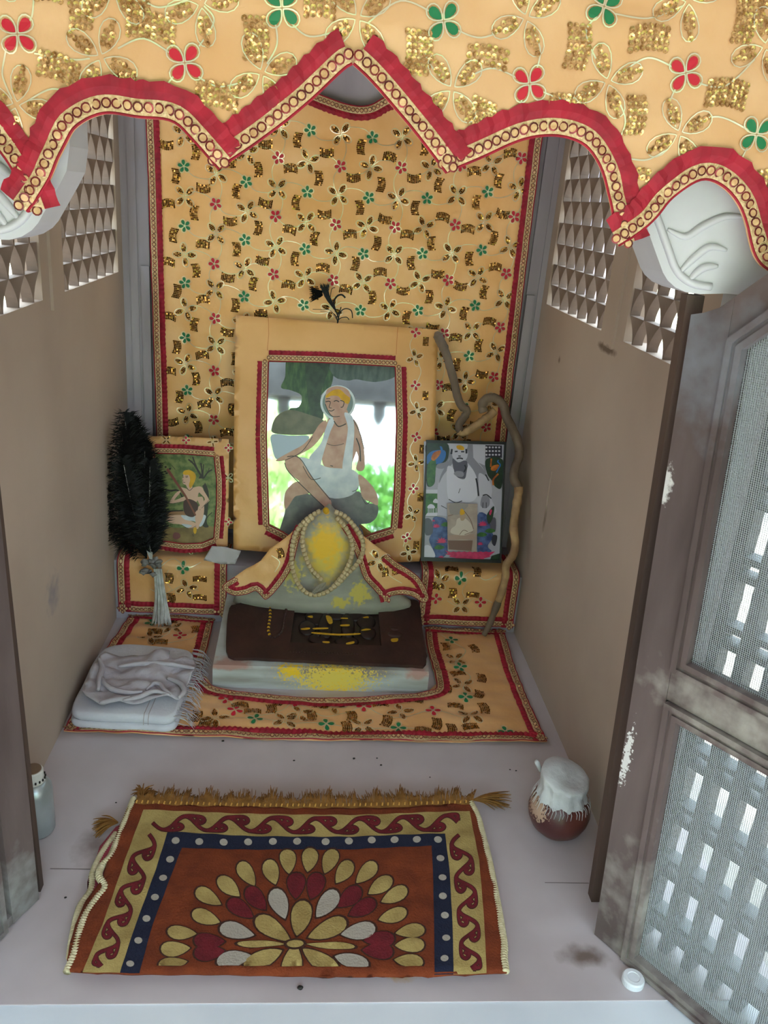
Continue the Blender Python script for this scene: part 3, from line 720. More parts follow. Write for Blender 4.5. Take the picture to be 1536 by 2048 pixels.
draw('painted_cloth', [(540, 1150), (640, 1170), (740, 1220), (850, 1232), (930, 1240), (978, 1280), (985, 1345), (930, 1425), (800, 1452), (700, 1405), (630, 1312), (570, 1215)], whitec)
draw('painted_figure', [(437, 1180), (455, 1145), (500, 1130), (545, 1155), (610, 1260), (700, 1370), (772, 1460), (772, 1525), (725, 1512), (640, 1432), (560, 1338), (468, 1262)], skin)
draw('painted_figure', [(978, 1275), (1060, 1340), (1112, 1425), (1116, 1500), (1060, 1475), (1010, 1450), (988, 1380)], skin)
draw('painted_shawl', [(765, 872), (800, 890), (772, 960), (742, 1050), (712, 1150), (690, 1225), (640, 1190), (618, 1150), (700, 1050), (730, 960)], whitec)
draw('painted_shawl', [(872, 826), (930, 850), (946, 950), (936, 1100), (928, 1230), (922, 1350), (902, 1392), (880, 1300), (858, 1222), (884, 1050), (898, 930)], whitec)
draw('painted_mark', [(738, 700), (790, 660), (840, 655), (880, 690), (915, 720), (900, 760), (860, 740), (830, 705), (780, 700), (745, 715)], yell)
for pts, wd in (([(735, 745), (760, 740), (772, 748)], 7), ([(795, 742), (815, 736), (835, 745)], 7), ([(740, 722), (770, 722)], 5), ([(772, 750), (762, 785), (780, 790)], 5), ([(758, 808), (780, 812), (800, 800)], 6), ([(733, 760), (758, 820), (790, 852), (840, 850)], 5), ([(797, 885), (830, 925), (885, 905)], 8), ([(842, 735), (870, 745), (862, 780), (846, 785)], 6), ([(640, 1000), (560, 1110), (440, 1172)], 5), ([(455, 1145), (545, 1155), (640, 1300), (770, 1460)], 6), ([(437, 1190), (470, 1262), (640, 1432), (725, 1512)], 6), ([(570, 1215), (630, 1310), (700, 1300)], 5), ([(745, 1050), (800, 1065), (870, 1050)], 4), ([(1000, 1440), (1030, 1490), (1060, 1475)], 5), ([(770, 1210), (790, 1216)], 6), ([(940, 880), (985, 970), (1018, 1090)], 5), ([(930, 1400), (960, 1390), (975, 1370)], 4), ([(960, 1010), (985, 1080), (990, 1180)], 9)):
    line('painted_line', pts, wd, inkc)
# fabric cover: flat border with an opening, right strip embroidered
cov = [SP.uv(*p) for p in ((472, 631), (540, 636), (680, 646), (800, 655), (876, 660), (872, 760), (868, 900), (852, 1060), (838, 1122), (780, 1124), (690, 1118), (620, 1110), (545, 1104), (467, 1098), (468, 900), (470, 740))]
fp = lambda u, v: .007+.004*nz(u*9, v*5, 3.)+.0025*nz(u*30, v*26, 1.)*max(0, min(1, (.55-v)*3))
SPc = Sheet((0, 2.072, .195), (1, 0, 0), VL, fp)
op = [U1(*p) for p in opening]
sheet_mesh('fabric_cover', SPc, [(p.x, p.y) for p in cov], .014, satin_plain, pc, holes=[[(p.x, p.y) for p in op]])
trim(SPc, [op[11], op[0]], 1, pc, wg=.0145, wr=.011, seed=51, h=.002); trim(SPc, [op[10], op[11]], 1, pc, wg=.0145, wr=.011, seed=56, h=.002)
trim(SPc, [op[0], op[1], op[2]], 1, pc, wg=.0145, wr=.011, seed=52, h=.003)
trim(SPc, [op[2], op[3], op[4], op[5]], 1, pc, wg=.0145, wr=.012, seed=53, h=.002)
trim(SPc, [op[5], op[6], op[7]], 1, pc, wg=.0145, wr=.011, seed=54, h=.003); trim(SPc, [op[8], op[9], op[10]], 1, pc, wg=.0145, wr=.011, seed=55, h=.003)
rgp = random.Random(8)
for x, y in ((1392, 240), (1390, 625), (1395, 1000), (1375, 1378), (1325, 1735)): flower(SPc, U1(x, y), .014, 'r', pc, rg=rgp)
for x, y in ((1385, 425), (1405, 810), (1395, 1190), (1365, 1560), (1340, 1845)): goldflower(SPc, U1(x, y), .022, pc, rg=rgp)
for x, y in ((1465, 305), (1462, 700), (1440, 1090), (1425, 1440), (1395, 1790)): patch(SPc, U1(x, y), .016, .024, pc, sr=.0021, rg=rgp)
vines(SPc, [[U1(*p) for p in c] for c in ([(1392, 240), (1350, 330), (1385, 425), (1430, 520), (1390, 625), (1350, 720), (1405, 810)], [(1405, 810), (1440, 900), (1395, 1000), (1350, 1090), (1395, 1190), (1420, 1290), (1375, 1378), (1330, 1470), (1365, 1560), (1385, 1650), (1325, 1735), (1300, 1800)])], .0013, pc)
for sm in ([(318, 125), (322, 250), (310, 372)], [(1262, 200), (1255, 300), (1250, 400)]):
    b = B(); pts = [U1(*p) for p in sm]; band2(SPc, b, pts, .0012, .0012, 0); b.build('seam', M('orange_seam', C(206, 120, 60), .7), pc)

# --- picture of a lute player, embroidered cover
SQ = Sheet((0, 2.072, .195), (1, 0, 0), VL)
pl_ = thing('framed_print', 'small coloured print of a seated lute player in an embroidered fabric frame', 'picture', (-.32, 2.09, .2))
c2 = crop(300, 860, 8.194); U2 = lambda x, y: SQ.uv(*c2(x, y))
bo = [U2(*p) for p in ((-90, 120), (1300, 155), (1270, 1930), (0, 1935))]
B().prism(bo, lambda u, v: SQ.P(u, v, -.012), lambda u, v: SQ.P(u, v, .0)).build('board', M('back_board', C(60, 56, 54), .7), pl_)
draw, line = Print(SQ, pl_, c2)
leafg = flat('print_green', 132, 142, 84, .4, col2=C(84, 104, 56), scale=70, lo=.42, hi=.62)
draw('printed_sheet', [(0, 380), (1120, 400), (1110, 1900), (0, 1900)], leafg, False)
draw('painted_ground', [(0, 1540), (400, 1600), (700, 1600), (900, 1560), (1110, 1600), (1110, 1900), (0, 1900)], flat('print_earth', 150, 124, 74, .4, col2=C(120, 96, 56), scale=30), False)
draw('painted_ground', [(180, 1360), (560, 1330), (560, 1420), (200, 1440)], flat('print_bank', 164, 120, 84, .4))
bark = flat('print_bark', 46, 36, 36)
draw('painted_tree', [(840, 760), (960, 1000), (950, 1300), (930, 1500), (960, 1590), (860, 1560), (880, 1300), (890, 1000), (800, 820)], bark)
for pts, wd in (([(630, 480), (720, 560), (800, 690), (870, 800)], 26), ([(700, 440), (760, 600), (850, 760)], 22), ([(835, 540), (850, 650), (860, 800)], 24), ([(880, 560), (870, 700), (870, 800)], 18), ([(1020, 650), (950, 690), (880, 790)], 24), ([(970, 620), (960, 680)], 12), ([(210, 960), (330, 990), (460, 990), (530, 1100)], 24), ([(310, 1020), (400, 995), (470, 990)], 10), ([(210, 1360), (330, 1330), (540, 1320)], 22), ([(240, 1400), (340, 1335)], 12), ([(930, 1450), (960, 1400), (1020, 1350)], 14), ([(80, 720), (160, 745), (230, 720)], 10), ([(360, 580), (415, 645)], 8)):
    line('painted_branch', pts, wd, bark)
draw('painted_tree', [(730, 860), (790, 800), (880, 800), (900, 870), (840, 920), (750, 910)], leafg)
pale = flat('print_peach', 226, 184, 160, .35)
draw('painted_figure', [(260, 1420), (500, 1390), (560, 1440), (760, 1530), (750, 1590), (640, 1610), (520, 1550), (330, 1520)], pale)
draw('painted_cloth', [(510, 1395), (640, 1400), (900, 1390), (900, 1480), (860, 1560), (810, 1580), (740, 1500), (620, 1480), (560, 1460)], whitec)
draw('painted_cloth', [(520, 1540), (620, 1545), (690, 1570), (620, 1600), (560, 1580)], whitec)
draw('painted_figure', [(500, 945), (600, 960), (640, 985), (720, 940), (830, 925), (880, 990), (800, 1030), (770, 1170), (700, 1170), (600, 1130), (560, 1070)], pale)
draw('painted_figure', [(790, 940), (860, 960), (970, 1140), (960, 1170), (830, 1290), (770, 1330), (760, 1290), (900, 1140), (810, 1020)], pale)
draw('painted_figure', [(470, 1000), (400, 1060), (320, 1190), (380, 1200), (560, 1160), (620, 1110), (560, 1090), (400, 1150), (500, 1020)], pale)
draw('painted_lute', [(560, 1160), (650, 1130), (770, 1190), (790, 1280), (740, 1400), (680, 1425), (590, 1390), (550, 1290)], flat('print_gourd', 78, 44, 46))
draw('painted_figure', [(770, 1120), (810, 1095), (870, 1110), (890, 1300), (860, 1460), (790, 1560), (770, 1420), (830, 1280)], pale)
draw('painted_figure', [(740, 1370), (790, 1310), (830, 1330), (820, 1480), (800, 1600), (760, 1600)], pale)
draw('painted_lute', [(290, 620), (320, 650), (590, 1060), (760, 1390), (740, 1410), (570, 1090), (270, 660)], flat('print_lute_neck', 134, 74, 62), False)
for x, y in ((258, 605), (250, 680), (275, 708), (330, 635)): draw('painted_peg', [(x-14, y-10), (x+14, y-12), (x+14, y+12), (x-14, y+12)], bark)
draw('painted_figure', [(545, 750), (560, 700), (640, 690), (730, 730), (740, 830), (700, 900), (690, 960), (640, 985), (610, 940), (590, 900), (550, 880), (530, 820)], pale)
draw('painted_hair', [(540, 710), (570, 665), (650, 655), (730, 700), (755, 770), (730, 850), (700, 910), (660, 950), (640, 900), (660, 820), (640, 740), (580, 735)], yell)
for pts, wd in (([(535, 775), (560, 768)], 10), ([(585, 775), (625, 768)], 10), ([(530, 750), (550, 745)], 7), ([(580, 755), (625, 752)], 7), ([(548, 800), (535, 830), (555, 835)], 6), ([(545, 855), (580, 858)], 9), ([(610, 950), (650, 990), (700, 950)], 9), ([(320, 1190), (380, 1202), (560, 1165)], 6), ([(970, 1140), (850, 1280)], 6), ([(520, 1550), (640, 1612), (760, 1570)], 6), ([(700, 1700), (715, 1740)], 8)):
    line('painted_line', pts, wd, inkc)
draw('painted_mark', [(720, 1600), (765, 1600), (760, 1680), (735, 1700), (715, 1660)], yell)
draw('painted_jug', [(400, 1680), (480, 1690), (500, 1750), (440, 1790), (380, 1760)], flat('print_jug', 120, 60, 64))
cv2 = [U2(*p) for p in ((-95, 95), (300, 105), (800, 120), (1300, 150), (1297, 700), (1288, 1300), (1275, 1900), (900, 1990), (500, 1985), (0, 1950), (-60, 1000))]
op2 = [U2(*p) for p in ((90, 385), (560, 395), (1050, 435), (1090, 800), (1090, 1200), (1045, 1760), (850, 1840), (560, 1850), (220, 1800), (120, 1700), (80, 1100))]
fq = lambda u, v: .006+.003*nz(u*16, v*12, 8.)
SQc = Sheet((0, 2.072, .195), (1, 0, 0), VL, fq)
sheet_mesh('fabric_cover', SQc, [(p.x, p.y) for p in cv2], .012, satin, pl_, holes=[[(p.x, p.y) for p in op2]])
kw = dict(wg=.012, wr=.010, rr=.0042, pitch=.0085)
trim(SQc, op2[0:3], 1, pl_, seed=61, h=.003, **kw); trim(SQc, op2[2:6], 1, pl_, seed=62, h=.002, **kw)
trim(SQc, op2[5:10], 1, pl_, seed=63, h=.003, **kw); trim(SQc, [op2[9], op2[10], op2[0]], 1, pl_, seed=64, h=.002, **kw)
for x, y in ((600, 165), (1290, 290), (1290, 1500)): flower(SQc, U2(x, y), .011, 'r', pl_, rg=rgp)
for x, y in ((280, 160), (1030, 190), (1285, 780), (640, 1950)): goldflower(SQc, U2(x, y), .014, pl_, sr=.0018, rg=rgp)

# --- black framed photograph with colour collage
SR = Sheet((0, 2.052, .195), (1, 0, 0), VL)
pr = thing('framed_photograph', 'black framed grey photograph of a seated man with lotus and peacock cut-outs', 'picture', (.43, 2.09, .2))
c3 = crop(840, 870, 7.877); U3 = lambda x, y: SR.uv(*c3(x, y))
fo = [U3(*p) for p in ((98, 78), (1350, 108), (1270, 2010), (10, 1975))]; fi = [U3(*p) for p in ((108, 122), (1318, 150), (1248, 1962), (58, 1918))]
B().prism(fo, lambda u, v: SR.P(u, v, -.008), lambda u, v: SR.P(u, v, .0)).build('board', blackf, pr)
for k, nm in ((0, 'frame_rail'), (1, 'frame_stile'), (2, 'frame_rail'), (3, 'frame_stile')):
    q = (k+1) % 4
    B().prism([fo[k], fo[q], fi[q], fi[k]], lambda u, v: SR.P(u, v, 0), lambda u, v: SR.P(u, v, .009)).build(nm, blackf, pr)
draw, line = Print(SR, pr, c3)
gy = lambda n, v, rgh=.3: flat(n, v-4, v-6, v+14 if v < 240 else 250, rgh)
g1, g2, g3, g4, g5 = gy('print_grey_light', 206), gy('print_grey_mid', 150), gy('print_grey_dark', 96), gy('print_grey_black', 44), gy('print_near_white', 226)
draw('printed_sheet', [(60, 100), (1330, 130), (1260, 1970), (50, 1930)], gy('print_grey_back', 186), False)
draw('printed_shadow', [(420, 130), (1040, 150), (1040, 500), (1000, 600), (700, 300), (400, 520), (240, 500), (330, 400)], g2)
draw('printed_wall', [(830, 150), (1030, 155), (1020, 480), (840, 400)], g1, False)
draw('printed_wall', [(90, 860), (280, 860), (280, 930), (85, 930)], g5, False)
draw('printed_lattice', [(1030, 160), (1290, 165), (1290, 360), (1030, 350)], g4, False)
for i in range(5):
    for j in range(3): draw('printed_dot', [(1045+i*50+18*math.cos(a), 195+j*58+16*math.sin(a)) for a in (0, 1.57, 3.14, 4.71)], g1)
draw('printed_robe', [(500, 330), (420, 470), (340, 640), (280, 800), (270, 1060), (270, 1260), (1150, 1260), (1120, 1000), (1130, 830), (1050, 640), (950, 470), (760, 330)], g1)
draw('printed_shawl', [(740, 260), (900, 430), (1010, 560), (1060, 700), (1000, 860), (900, 940), (880, 700), (800, 500), (720, 400)], g2)
draw('printed_shawl', [(500, 300), (440, 420), (330, 620), (300, 760), (360, 640), (470, 500), (520, 420)], g2)
draw('printed_sleeve', [(930, 600), (1060, 680), (1130, 850), (1110, 960), (1000, 940), (940, 960), (920, 780)], g1)
draw('printed_head', [(450, 120), (730, 130), (735, 230), (720, 290), (500, 290), (470, 230)], g1)
draw('printed_head', [(520, 240), (730, 240), (745, 340), (700, 400), (610, 425), (540, 390), (505, 320)], g1)
draw('printed_neck', [(510, 370), (600, 430), (700, 400), (745, 440), (740, 620), (690, 690), (580, 660), (530, 560)], g3)
draw('printed_robe', [(430, 500), (520, 520), (560, 640), (700, 700), (760, 480), (880, 640), (910, 900), (830, 1040), (600, 1070), (450, 1010), (420, 760)], g5)
draw('printed_hand', [(530, 610), (570, 570), (660, 575), (690, 620), (660, 660), (580, 650)], g2)
draw('printed_hand', [(980, 960), (1080, 970), (1095, 1080), (1060, 1140), (1000, 1150), (950, 1100)], g2)
for pts, wd in (([(545, 262), (590, 256)], 22), ([(645, 262), (695, 262)], 22), ([(600, 330), (640, 332)], 16), ([(575, 375), (620, 362), (675, 375)], 22), ([(500, 220), (490, 300)], 30), ([(725, 220), (730, 290)], 30), ([(700, 470), (720, 520), (690, 580)], 24), ([(920, 960), (900, 780), (880, 680)], 26), ([(985, 950), (1050, 940), (1120, 1000)], 18), ([(450, 1010), (560, 1065), (660, 1035)], 12), ([(630, 840), (605, 915)], 9), ([(330, 1110), (420, 1160)], 10), ([(990, 1060), (985, 1150)], 10), ([(1040, 1060), (1040, 1150)], 10), ([(1030, 620), (1080, 720)], 20)):
    line('printed_line', pts, wd, g4)
draw('yellow_mark', [(575, 170), (630, 160), (690, 190), (685, 235), (620, 232), (580, 210)], yell)
dg = flat('print_deep_green', 34, 62, 42, .3, col2=C(20, 40, 34), scale=60); bl = flat('print_blue', 40, 110, 190, .3); gn = flat('print_leaf', 44, 96, 50, .3, col2=C(70, 120, 60), scale=90); orr = flat('print_orange', 206, 120, 34, .3, col2=C(150, 70, 30), scale=60); pk = flat('print_pink', 222, 62, 120, .3, col2=C(196, 36, 96), scale=80); lav = flat('print_lotus_blue', 88, 112, 176, .3, col2=C(50, 66, 120), scale=60)
draw('collage_peacock', [(108, 125), (420, 130), (450, 300), (400, 420), (260, 470), (240, 640), (225, 760), (160, 815), (100, 760), (95, 400)], dg)
draw('collage_peacock', [(110, 330), (200, 250), (380, 240), (400, 340), (330, 440), (120, 460)], bl)
draw('collage_peacock', [(115, 480), (200, 380), (250, 420), (235, 640), (215, 770), (160, 810), (110, 740)], gn)
draw('collage_peacock', [(175, 370), (210, 280), (310, 240), (330, 280), (260, 370), (210, 405)], orr)
draw('collage_peacock', [(310, 180), (345, 190), (355, 260), (300, 350), (265, 385), (325, 270)], bl)
draw('collage_peacock', [(1040, 380), (1300, 390), (1280, 820), (1180, 810), (1130, 720), (1050, 600)], dg)
draw('collage_peacock', [(1115, 550), (1130, 490), (1220, 465), (1240, 490), (1180, 560)], orr)
line('collage_peacock', [(1235, 395), (1220, 420), (1260, 470), (1230, 530), (1200, 590)], 20, bl); line('collage_branch', [(1150, 790), (1150, 700), (1230, 610)], 28, orr); line('collage_branch', [(1120, 370), (1110, 500)], 24, orr)
draw('collage_garden', [(82, 920), (270, 920), (270, 1280), (70, 1280)], gn, False)
draw('collage_pavilion', [(120, 1150), (125, 1110), (170, 1085), (220, 1110), (225, 1150)], g5); draw('collage_pavilion', [(205, 1060), (215, 1020), (250, 1000), (275, 1030), (275, 1070)], g5)
draw('collage_pavilion', [(80, 1275), (110, 1225), (270, 1220), (268, 1275)], g5, False)
for x in (128, 155, 185, 212, 250): line('collage_pavilion', [(x, 1150), (x, 1230)], 11, g5)
draw('collage_lotus', [(200, 1310), (300, 1290), (430, 1370), (440, 1800), (360, 1920), (240, 1930), (200, 1800), (140, 1650), (200, 1500)], lav)
draw('collage_lotus', [(900, 1260), (1060, 1270), (1120, 1500), (1150, 1600), (1060, 1750), (1120, 1830), (900, 1840)], lav)
draw('collage_stone', [(70, 1330), (170, 1330), (200, 1480), (180, 1560), (80, 1560)], g3); draw('collage_stone', [(60, 1760), (130, 1730), (200, 1800), (230, 1920), (60, 1915)], g5)
draw('collage_stone', [(1130, 1310), (1190, 1320), (1180, 1520), (1100, 1460)], g3); draw('collage_stone', [(1140, 1580), (1210, 1590), (1180, 1740), (1130, 1700)], g4); draw('collage_wing', [(1045, 1270), (1120, 1150), (1165, 1130), (1140, 1300), (1080, 1400)], dg); draw('collage_wing', [(1085, 1230), (1110, 1170), (1130, 1190), (1105, 1260)], pk)
for x, y, r in ((255, 1425, 60), (340, 1655, 85), (210, 1345, 28), (985, 1390, 75), (945, 1705, 48), (330, 1920, 50)):
    pts = []
    for k in range(7):
        a0 = math.pi*(1.08-.193*k); a1 = a0-.0965
        pts += [(x+r*math.cos(a0)*1.1, y-r*math.sin(a0)*.85+r*.2), (x+r*.55*math.cos(a1), y-r*.45*math.sin(a1)+r*.2)]
    pts += [(x+r*.6, y+r*.5), (x-r*.5, y+r*.5)]
    draw('collage_lotus', pts, pk, False)
for x, y in ((290, 1760), (960, 1560), (1090, 1500), (400, 1400)): draw('collage_leaf', [(x-70, y+20), (x-20, y-30), (x+60, y-20), (x+90, y+10), (x+20, y+40)], gn)
pts = [(390, 1810)]
for k in range(8): pts += [(440+k*85, 1830), (480+k*85, 1842)]
pts += [(1180, 1830), (1090, 1900), (1120, 1910), (1000, 1940), (1010, 1960), (760, 1950), (540, 1955), (560, 1930), (450, 1915), (480, 1895), (385, 1870), (440, 1860)]
draw('collage_lotus', pts, pk, False)
draw('printed_corner', [(1120, 1900), (1250, 1860), (1245, 1960), (1100, 1960)], dg, False)
# small photo tucked in front of the glass
ph_ = thing('small_photo', 'small faded brown photo of a seated figure propped on the framed photograph', 'photo', tuple(SR.P(*U3(660, 1830), .004)))
SS = Sheet(SR.P(0, 0, .0105), (1, 0, 0), VL)
cs = [(428, 1078), (905, 1085), (895, 1840), (435, 1815)]
B().prism([SS.uv(*c3(*p)) for p in cs], lambda u, v: SS.P(u, v, 0), lambda u, v: SS.P(u, v, .001)).build('paper', flat('photo_paper', 188, 172, 164, .4, col2=C(166, 148, 142), scale=30), ph_)
d2, l2 = Print(SS, ph_, c3)
br = flat('photo_brown', 124, 92, 84, .4); br2 = flat('photo_light', 216, 204, 196, .4)
d2('printed_seat', [(440, 1660), (830, 1660), (810, 1825), (450, 1800)], br, False); d2('printed_seat', [(440, 1580), (850, 1560), (860, 1640), (440, 1650)], flat('photo_tan', 178, 150, 138, .4), False)
d2('printed_shadow', [(480, 1080), (750, 1085), (700, 1180), (600, 1250), (480, 1240)], flat('photo_grey', 158, 150, 150, .4))
d2('printed_figure', [(580, 1330), (640, 1300), (720, 1320), (800, 1400), (830, 1510), (700, 1580), (500, 1550), (490, 1480), (560, 1420)], br2)
d2('printed_face', [(630, 1230), (690, 1220), (715, 1280), (690, 1340), (640, 1340)], flat('photo_face', 186, 158, 136, .4))
d2('yellow_mark', [(625, 1210), (650, 1160), (695, 1190), (700, 1240), (640, 1260)], yell)
l2('printed_line', [(695, 1195), (790, 1330), (840, 1480)], 10, br); l2('printed_line', [(620, 1570), (680, 1500), (750, 1520)], 9, br); l2('printed_line', [(700, 1570), (830, 1520)], 9, br); l2('printed_line', [(440, 1275), (520, 1255)], 9, br)

# ------------------------------------------------------------------ marble slab with footprints, headstone, cape, beads
yst = C(236, 196, 40); rgmark = random.Random(6)
slabm = M('slab_marble', C(200, 208, 208), .45, col2=C(150, 146, 138), scale=6, stretch=(.6, 1, 5), lo=.35, hi=.7, bump=.1, bscale=40,
          stains=[(C(130, 116, 106), (.08, 1.72, .05), (.20, .05, .03), 14, 1.2, .8), (yst, (.09, 1.72, .03), (.075, .03, .045), 130, 3.4, .5), (C(226, 200, 90), (.085, 1.72, .035), (.10, .03, .04), 230, 4.2, .4), (yst, (-.025, 1.72, .05), (.035, .03, .02), 150, 3.4, .4), (C(176, 140, 130), (-.17, 1.73, .058), (.06, .05, .012), 50, 1.4, .5), (C(186, 150, 140), (.29, 1.73, .055), (.04, .05, .02), 50, 1.4, .5)])
sl = thing('footprint_slab', 'pale marble slab coated in dark brown paste with carved lotus and footprints', 'slab', (.055, 1.86, 0))
x0, x1 = -.211, .319; zf, zb_ = .058, .094; ya, yb2 = 1.722, 2.035
V = [(x0, ya, 0), (x1, ya, 0), (x1, yb2, 0), (x0, yb2, 0), (x0, ya+.002, zf-.006), (x1, ya+.002, zf-.006), (x0, ya+.009, zf), (x1, ya+.009, zf), (x1, yb2, zb_), (x0, yb2, zb_)]
mesh('marble_block', V, [(0, 3, 2, 1), (0, 1, 5, 4), (4, 5, 7, 6), (6, 7, 8, 9), (2, 3, 9, 8), (1, 2, 8, 7, 5), (3, 0, 4, 6, 9)], slabm, sl)
sv = Vector((0, yb2-ya-.009, zb_-zf)).normalized()
fpaste = lambda u, v: .0012+.0012*nz(u*30, v*30, 3.)
ST = Sheet((0, ya+.009, zf), (1, 0, 0), sv); STp = Sheet((0, ya+.009, zf), (1, 0, 0), sv, fpaste)
c4 = crop(400, 980, 3.072); U4 = lambda x, y: ST.uv(*c4(x, y))
paste = M('dark_paste', C(66, 38, 34), .62, col2=C(48, 27, 25), scale=16, bump=.25, bscale=60)
pasted = M('dark_paste_deep', C(46, 27, 26), .5, col2=C(36, 21, 21), scale=22, bump=.2, bscale=60)
po = [U4(*p) for p in ((180, 745), (230, 720), (330, 690), (480, 682), (600, 690), (850, 705), (1060, 708), (1180, 692), (1290, 695), (1345, 715), (1362, 860), (1388, 1080), (1300, 1095), (1180, 1092), (900, 1080), (420, 1056), (300, 1050), (175, 1035), (162, 900))]
rec = [U4(*p) for p in ((585, 722), (1092, 722), (1112, 976), (553, 956))]
vv, FF = cdt([(p.x, p.y) for p in spline(po, 3, True)], .014, [[(p.x, p.y) for p in rec]])
mesh('paste_coat', [STp.P(p.x, p.y, .005) for p in vv], FF, paste, sl, solid=.009)
mesh('recessed_panel', [ST.P(p.x, p.y, .0012) for p in [U4(*q) for q in ((570, 712), (1100, 712), (1120, 985), (545, 965))]], [(0, 1, 2, 3)], pasted, sl)
for x, y, rx, ry in ((720, 790, 95, 60), (830, 760, 110, 55), (950, 768, 100, 55), (1020, 815, 75, 55), (660, 850, 70, 60), (1030, 880, 65, 55), (730, 920, 80, 42), (900, 935, 95, 42)):
    p = U4(x, y); e = U4(x+rx, y); q = U4(x, y-ry); c = ST.P(p.x, p.y, .002)
    b = B().ell((0, 0, 0), ((e-p).length*.8, (q-p).length*.8, .007), 14, 6); o = b.build('lotus_petal', pasted, sl, smooth=True)
    o.location = c; o.rotation_euler = (math.atan2(sv.z, sv.y), 0, 0); o.matrix_parent_inverse = Matrix.Translation(-sl.location)
for x in (770, 905):
    p = U4(x, 840); c = ST.P(p.x, p.y, .006)
    b = B().ell((0, 0, 0), (.019, .055, .008), 14, 6); b.ell((.0, -.03, .0), (.017, .03, .009), 12, 6)
    o = b.build('carved_foot', pasted, sl, smooth=True); o.location = c; o.rotation_euler = (math.atan2(sv.z, sv.y), 0, 0); o.matrix_parent_inverse = Matrix.Translation(-sl.location)
    for k in range(5):
        p = U4(x-44+k*22, 905); c = ST.P(p.x, p.y, .008); b = B().ell((0, 0, 0), (.0035, .009, .005), 8, 4)
        o = b.build('carved_toe', pasted, sl, smooth=True); o.location = c; o.matrix_parent_inverse = Matrix.Translation(-sl.location)
yp = M('turmeric', C(222, 168, 28), .8, col2=C(190, 150, 40), scale=120)
for k, (pts, hh) in enumerate((([(775, 772), (805, 780), (815, 815), (795, 822), (780, 800)], .0165), ([(865, 828), (915, 826), (915, 835), (868, 836)], .0165), ([(700, 874), (850, 884), (975, 880), (972, 888), (850, 893), (702, 882)], .0170), ([(700, 848), (780, 846), (780, 853), (702, 855)], .0165), ([(755, 930), (795, 932), (790, 940), (758, 938)], .0115), ([(900, 940), (945, 930), (945, 942), (905, 948)], .0115), ([(620, 852), (670, 846), (672, 855), (630, 858)], .0105), ([(660, 778), (690, 772), (690, 785)], .0105), ([(1000, 784), (1030, 776), (1035, 786)], .0105), ([(1175, 915), (1215, 912), (1212, 930), (1180, 932)], .0125), ([(868, 785), (905, 786), (905, 791), (868, 790)], .0165), ([(990, 862), (1020, 852), (1050, 856), (1020, 862)], .0105))):
    sg = Sheet(ST.P(0, 0, hh), (1, 0, 0), sv); P = [sg.uv(*c4(*p)) for p in pts]; P = spline(P, 3, True)
    mesh('turmeric_smear', [sg.P(p[0], p[1], 0) for p in P], [list(range(len(P)))], yp, sl, solid=.001)
# carved bead string and water vessel in relief
loop = spline([U4(*p) for p in ((440, 715), (525, 715), (520, 800), (500, 890), (450, 930), (420, 890), (430, 800))], 8, True)
loop = resample([Vector((p[0], p[1])) for p in loop]+[Vector((loop[0][0], loop[0][1]))], .0075)
b0 = B().ell((0, 0, 0), (.0042, .0042, .004), 8, 4).build('carved_bead', paste, sl, smooth=True); bm0 = b0.data; bpy.data.objects.remove(b0)
bm1 = bm0.copy(); bm1.materials[0] = yp
for k, q in enumerate(loop[:-1]):
    px_, py_ = q; inst('carved_bead', bm1 if (q.x < U4(440, 800).x+.002 and k % 2 == 0) else bm0, sl, ST.P(q.x, q.y, .0115))
p = U4(1195, 905); c = ST.P(p.x, p.y, .009)
b = B().ell(c, (.021, .017, .006), 12, 5); b.ell(c+Vector((0, .022, .002)), (.012, .008, .005), 10, 5); b.ell(c+Vector((0, .033, .003)), (.016, .004, .004), 10, 4); b.build('carved_vessel', paste, sl, smooth=True)
b = B()
for k in range(26):       # faint worn row of carved marks along the front of the slab
    p = U4(540+k*17, 1012+.6*k); c = ST.P(p.x, p.y, .0105); b.ell(c, (rgmark.uniform(.0018, .004), rgmark.uniform(.003, .006), .0016), 6, 4)
b.build('worn_carving', paste, sl, smooth=True, kind='stuff')
# headstone: bell-shaped pointed marble
headm = M('headstone_marble', C(176, 172, 158), .55, col2=C(140, 136, 126), scale=9, stretch=(1, 1, 2.5), lo=.3, hi=.7, bump=.1, bscale=50,
          stains=[(C(222, 192, 84), (.058, 1.97, .265), (.066, .2, .10), 40, 1.4, .5), (C(240, 190, 44), (.050, 1.97, .285), (.045, .2, .062), 60, 2.0, .5), (C(206, 186, 90), (.15, 1.95, .15), (.03, .2, .035), 90, 2.6, .4), (C(206, 186, 90), (.10, 1.95, .125), (.03, .2, .02), 90, 2.6, .4), (C(206, 190, 110), (-.03, 1.95, .20), (.025, .2, .05), 90, 3.0, .4), (C(236, 176, 24), (.048, 1.98, .372), (.01, .2, .008), 30, .3, .3)])
hs = thing('headstone', 'bell-shaped grey marble headstone smeared with yellow powder behind the dark slab', 'headstone', (.06, 2.0, .09))
prof = [(.245, .09), (.24, .115), (.205, .14), (.165, .17), (.135, .20), (.115, .24), (.10, .28), (.082, .315), (.055, .34), (.03, .36), (.014, .375), (.003, .388)]
b = B()
VV = []; n = 28
for r, z in prof:
    for j in range(n):
        q = 2*math.pi*j/n; k = .035+.065*min(1, r/.2)
        VV.append((.055+r*math.cos(q), 2.0+min(r, k*.5)*math.sin(q), z))
FFh = [(k*n+j, k*n+(j+1) % n, (k+1)*n+(j+1) % n, (k+1)*n+j) for k in range(len(prof)-1) for j in range(n)]+[list(range(n))[::-1], list(range((len(prof)-1)*n, len(prof)*n))]
mesh('marble_bell', VV, FFh, headm, hs, smooth=True)
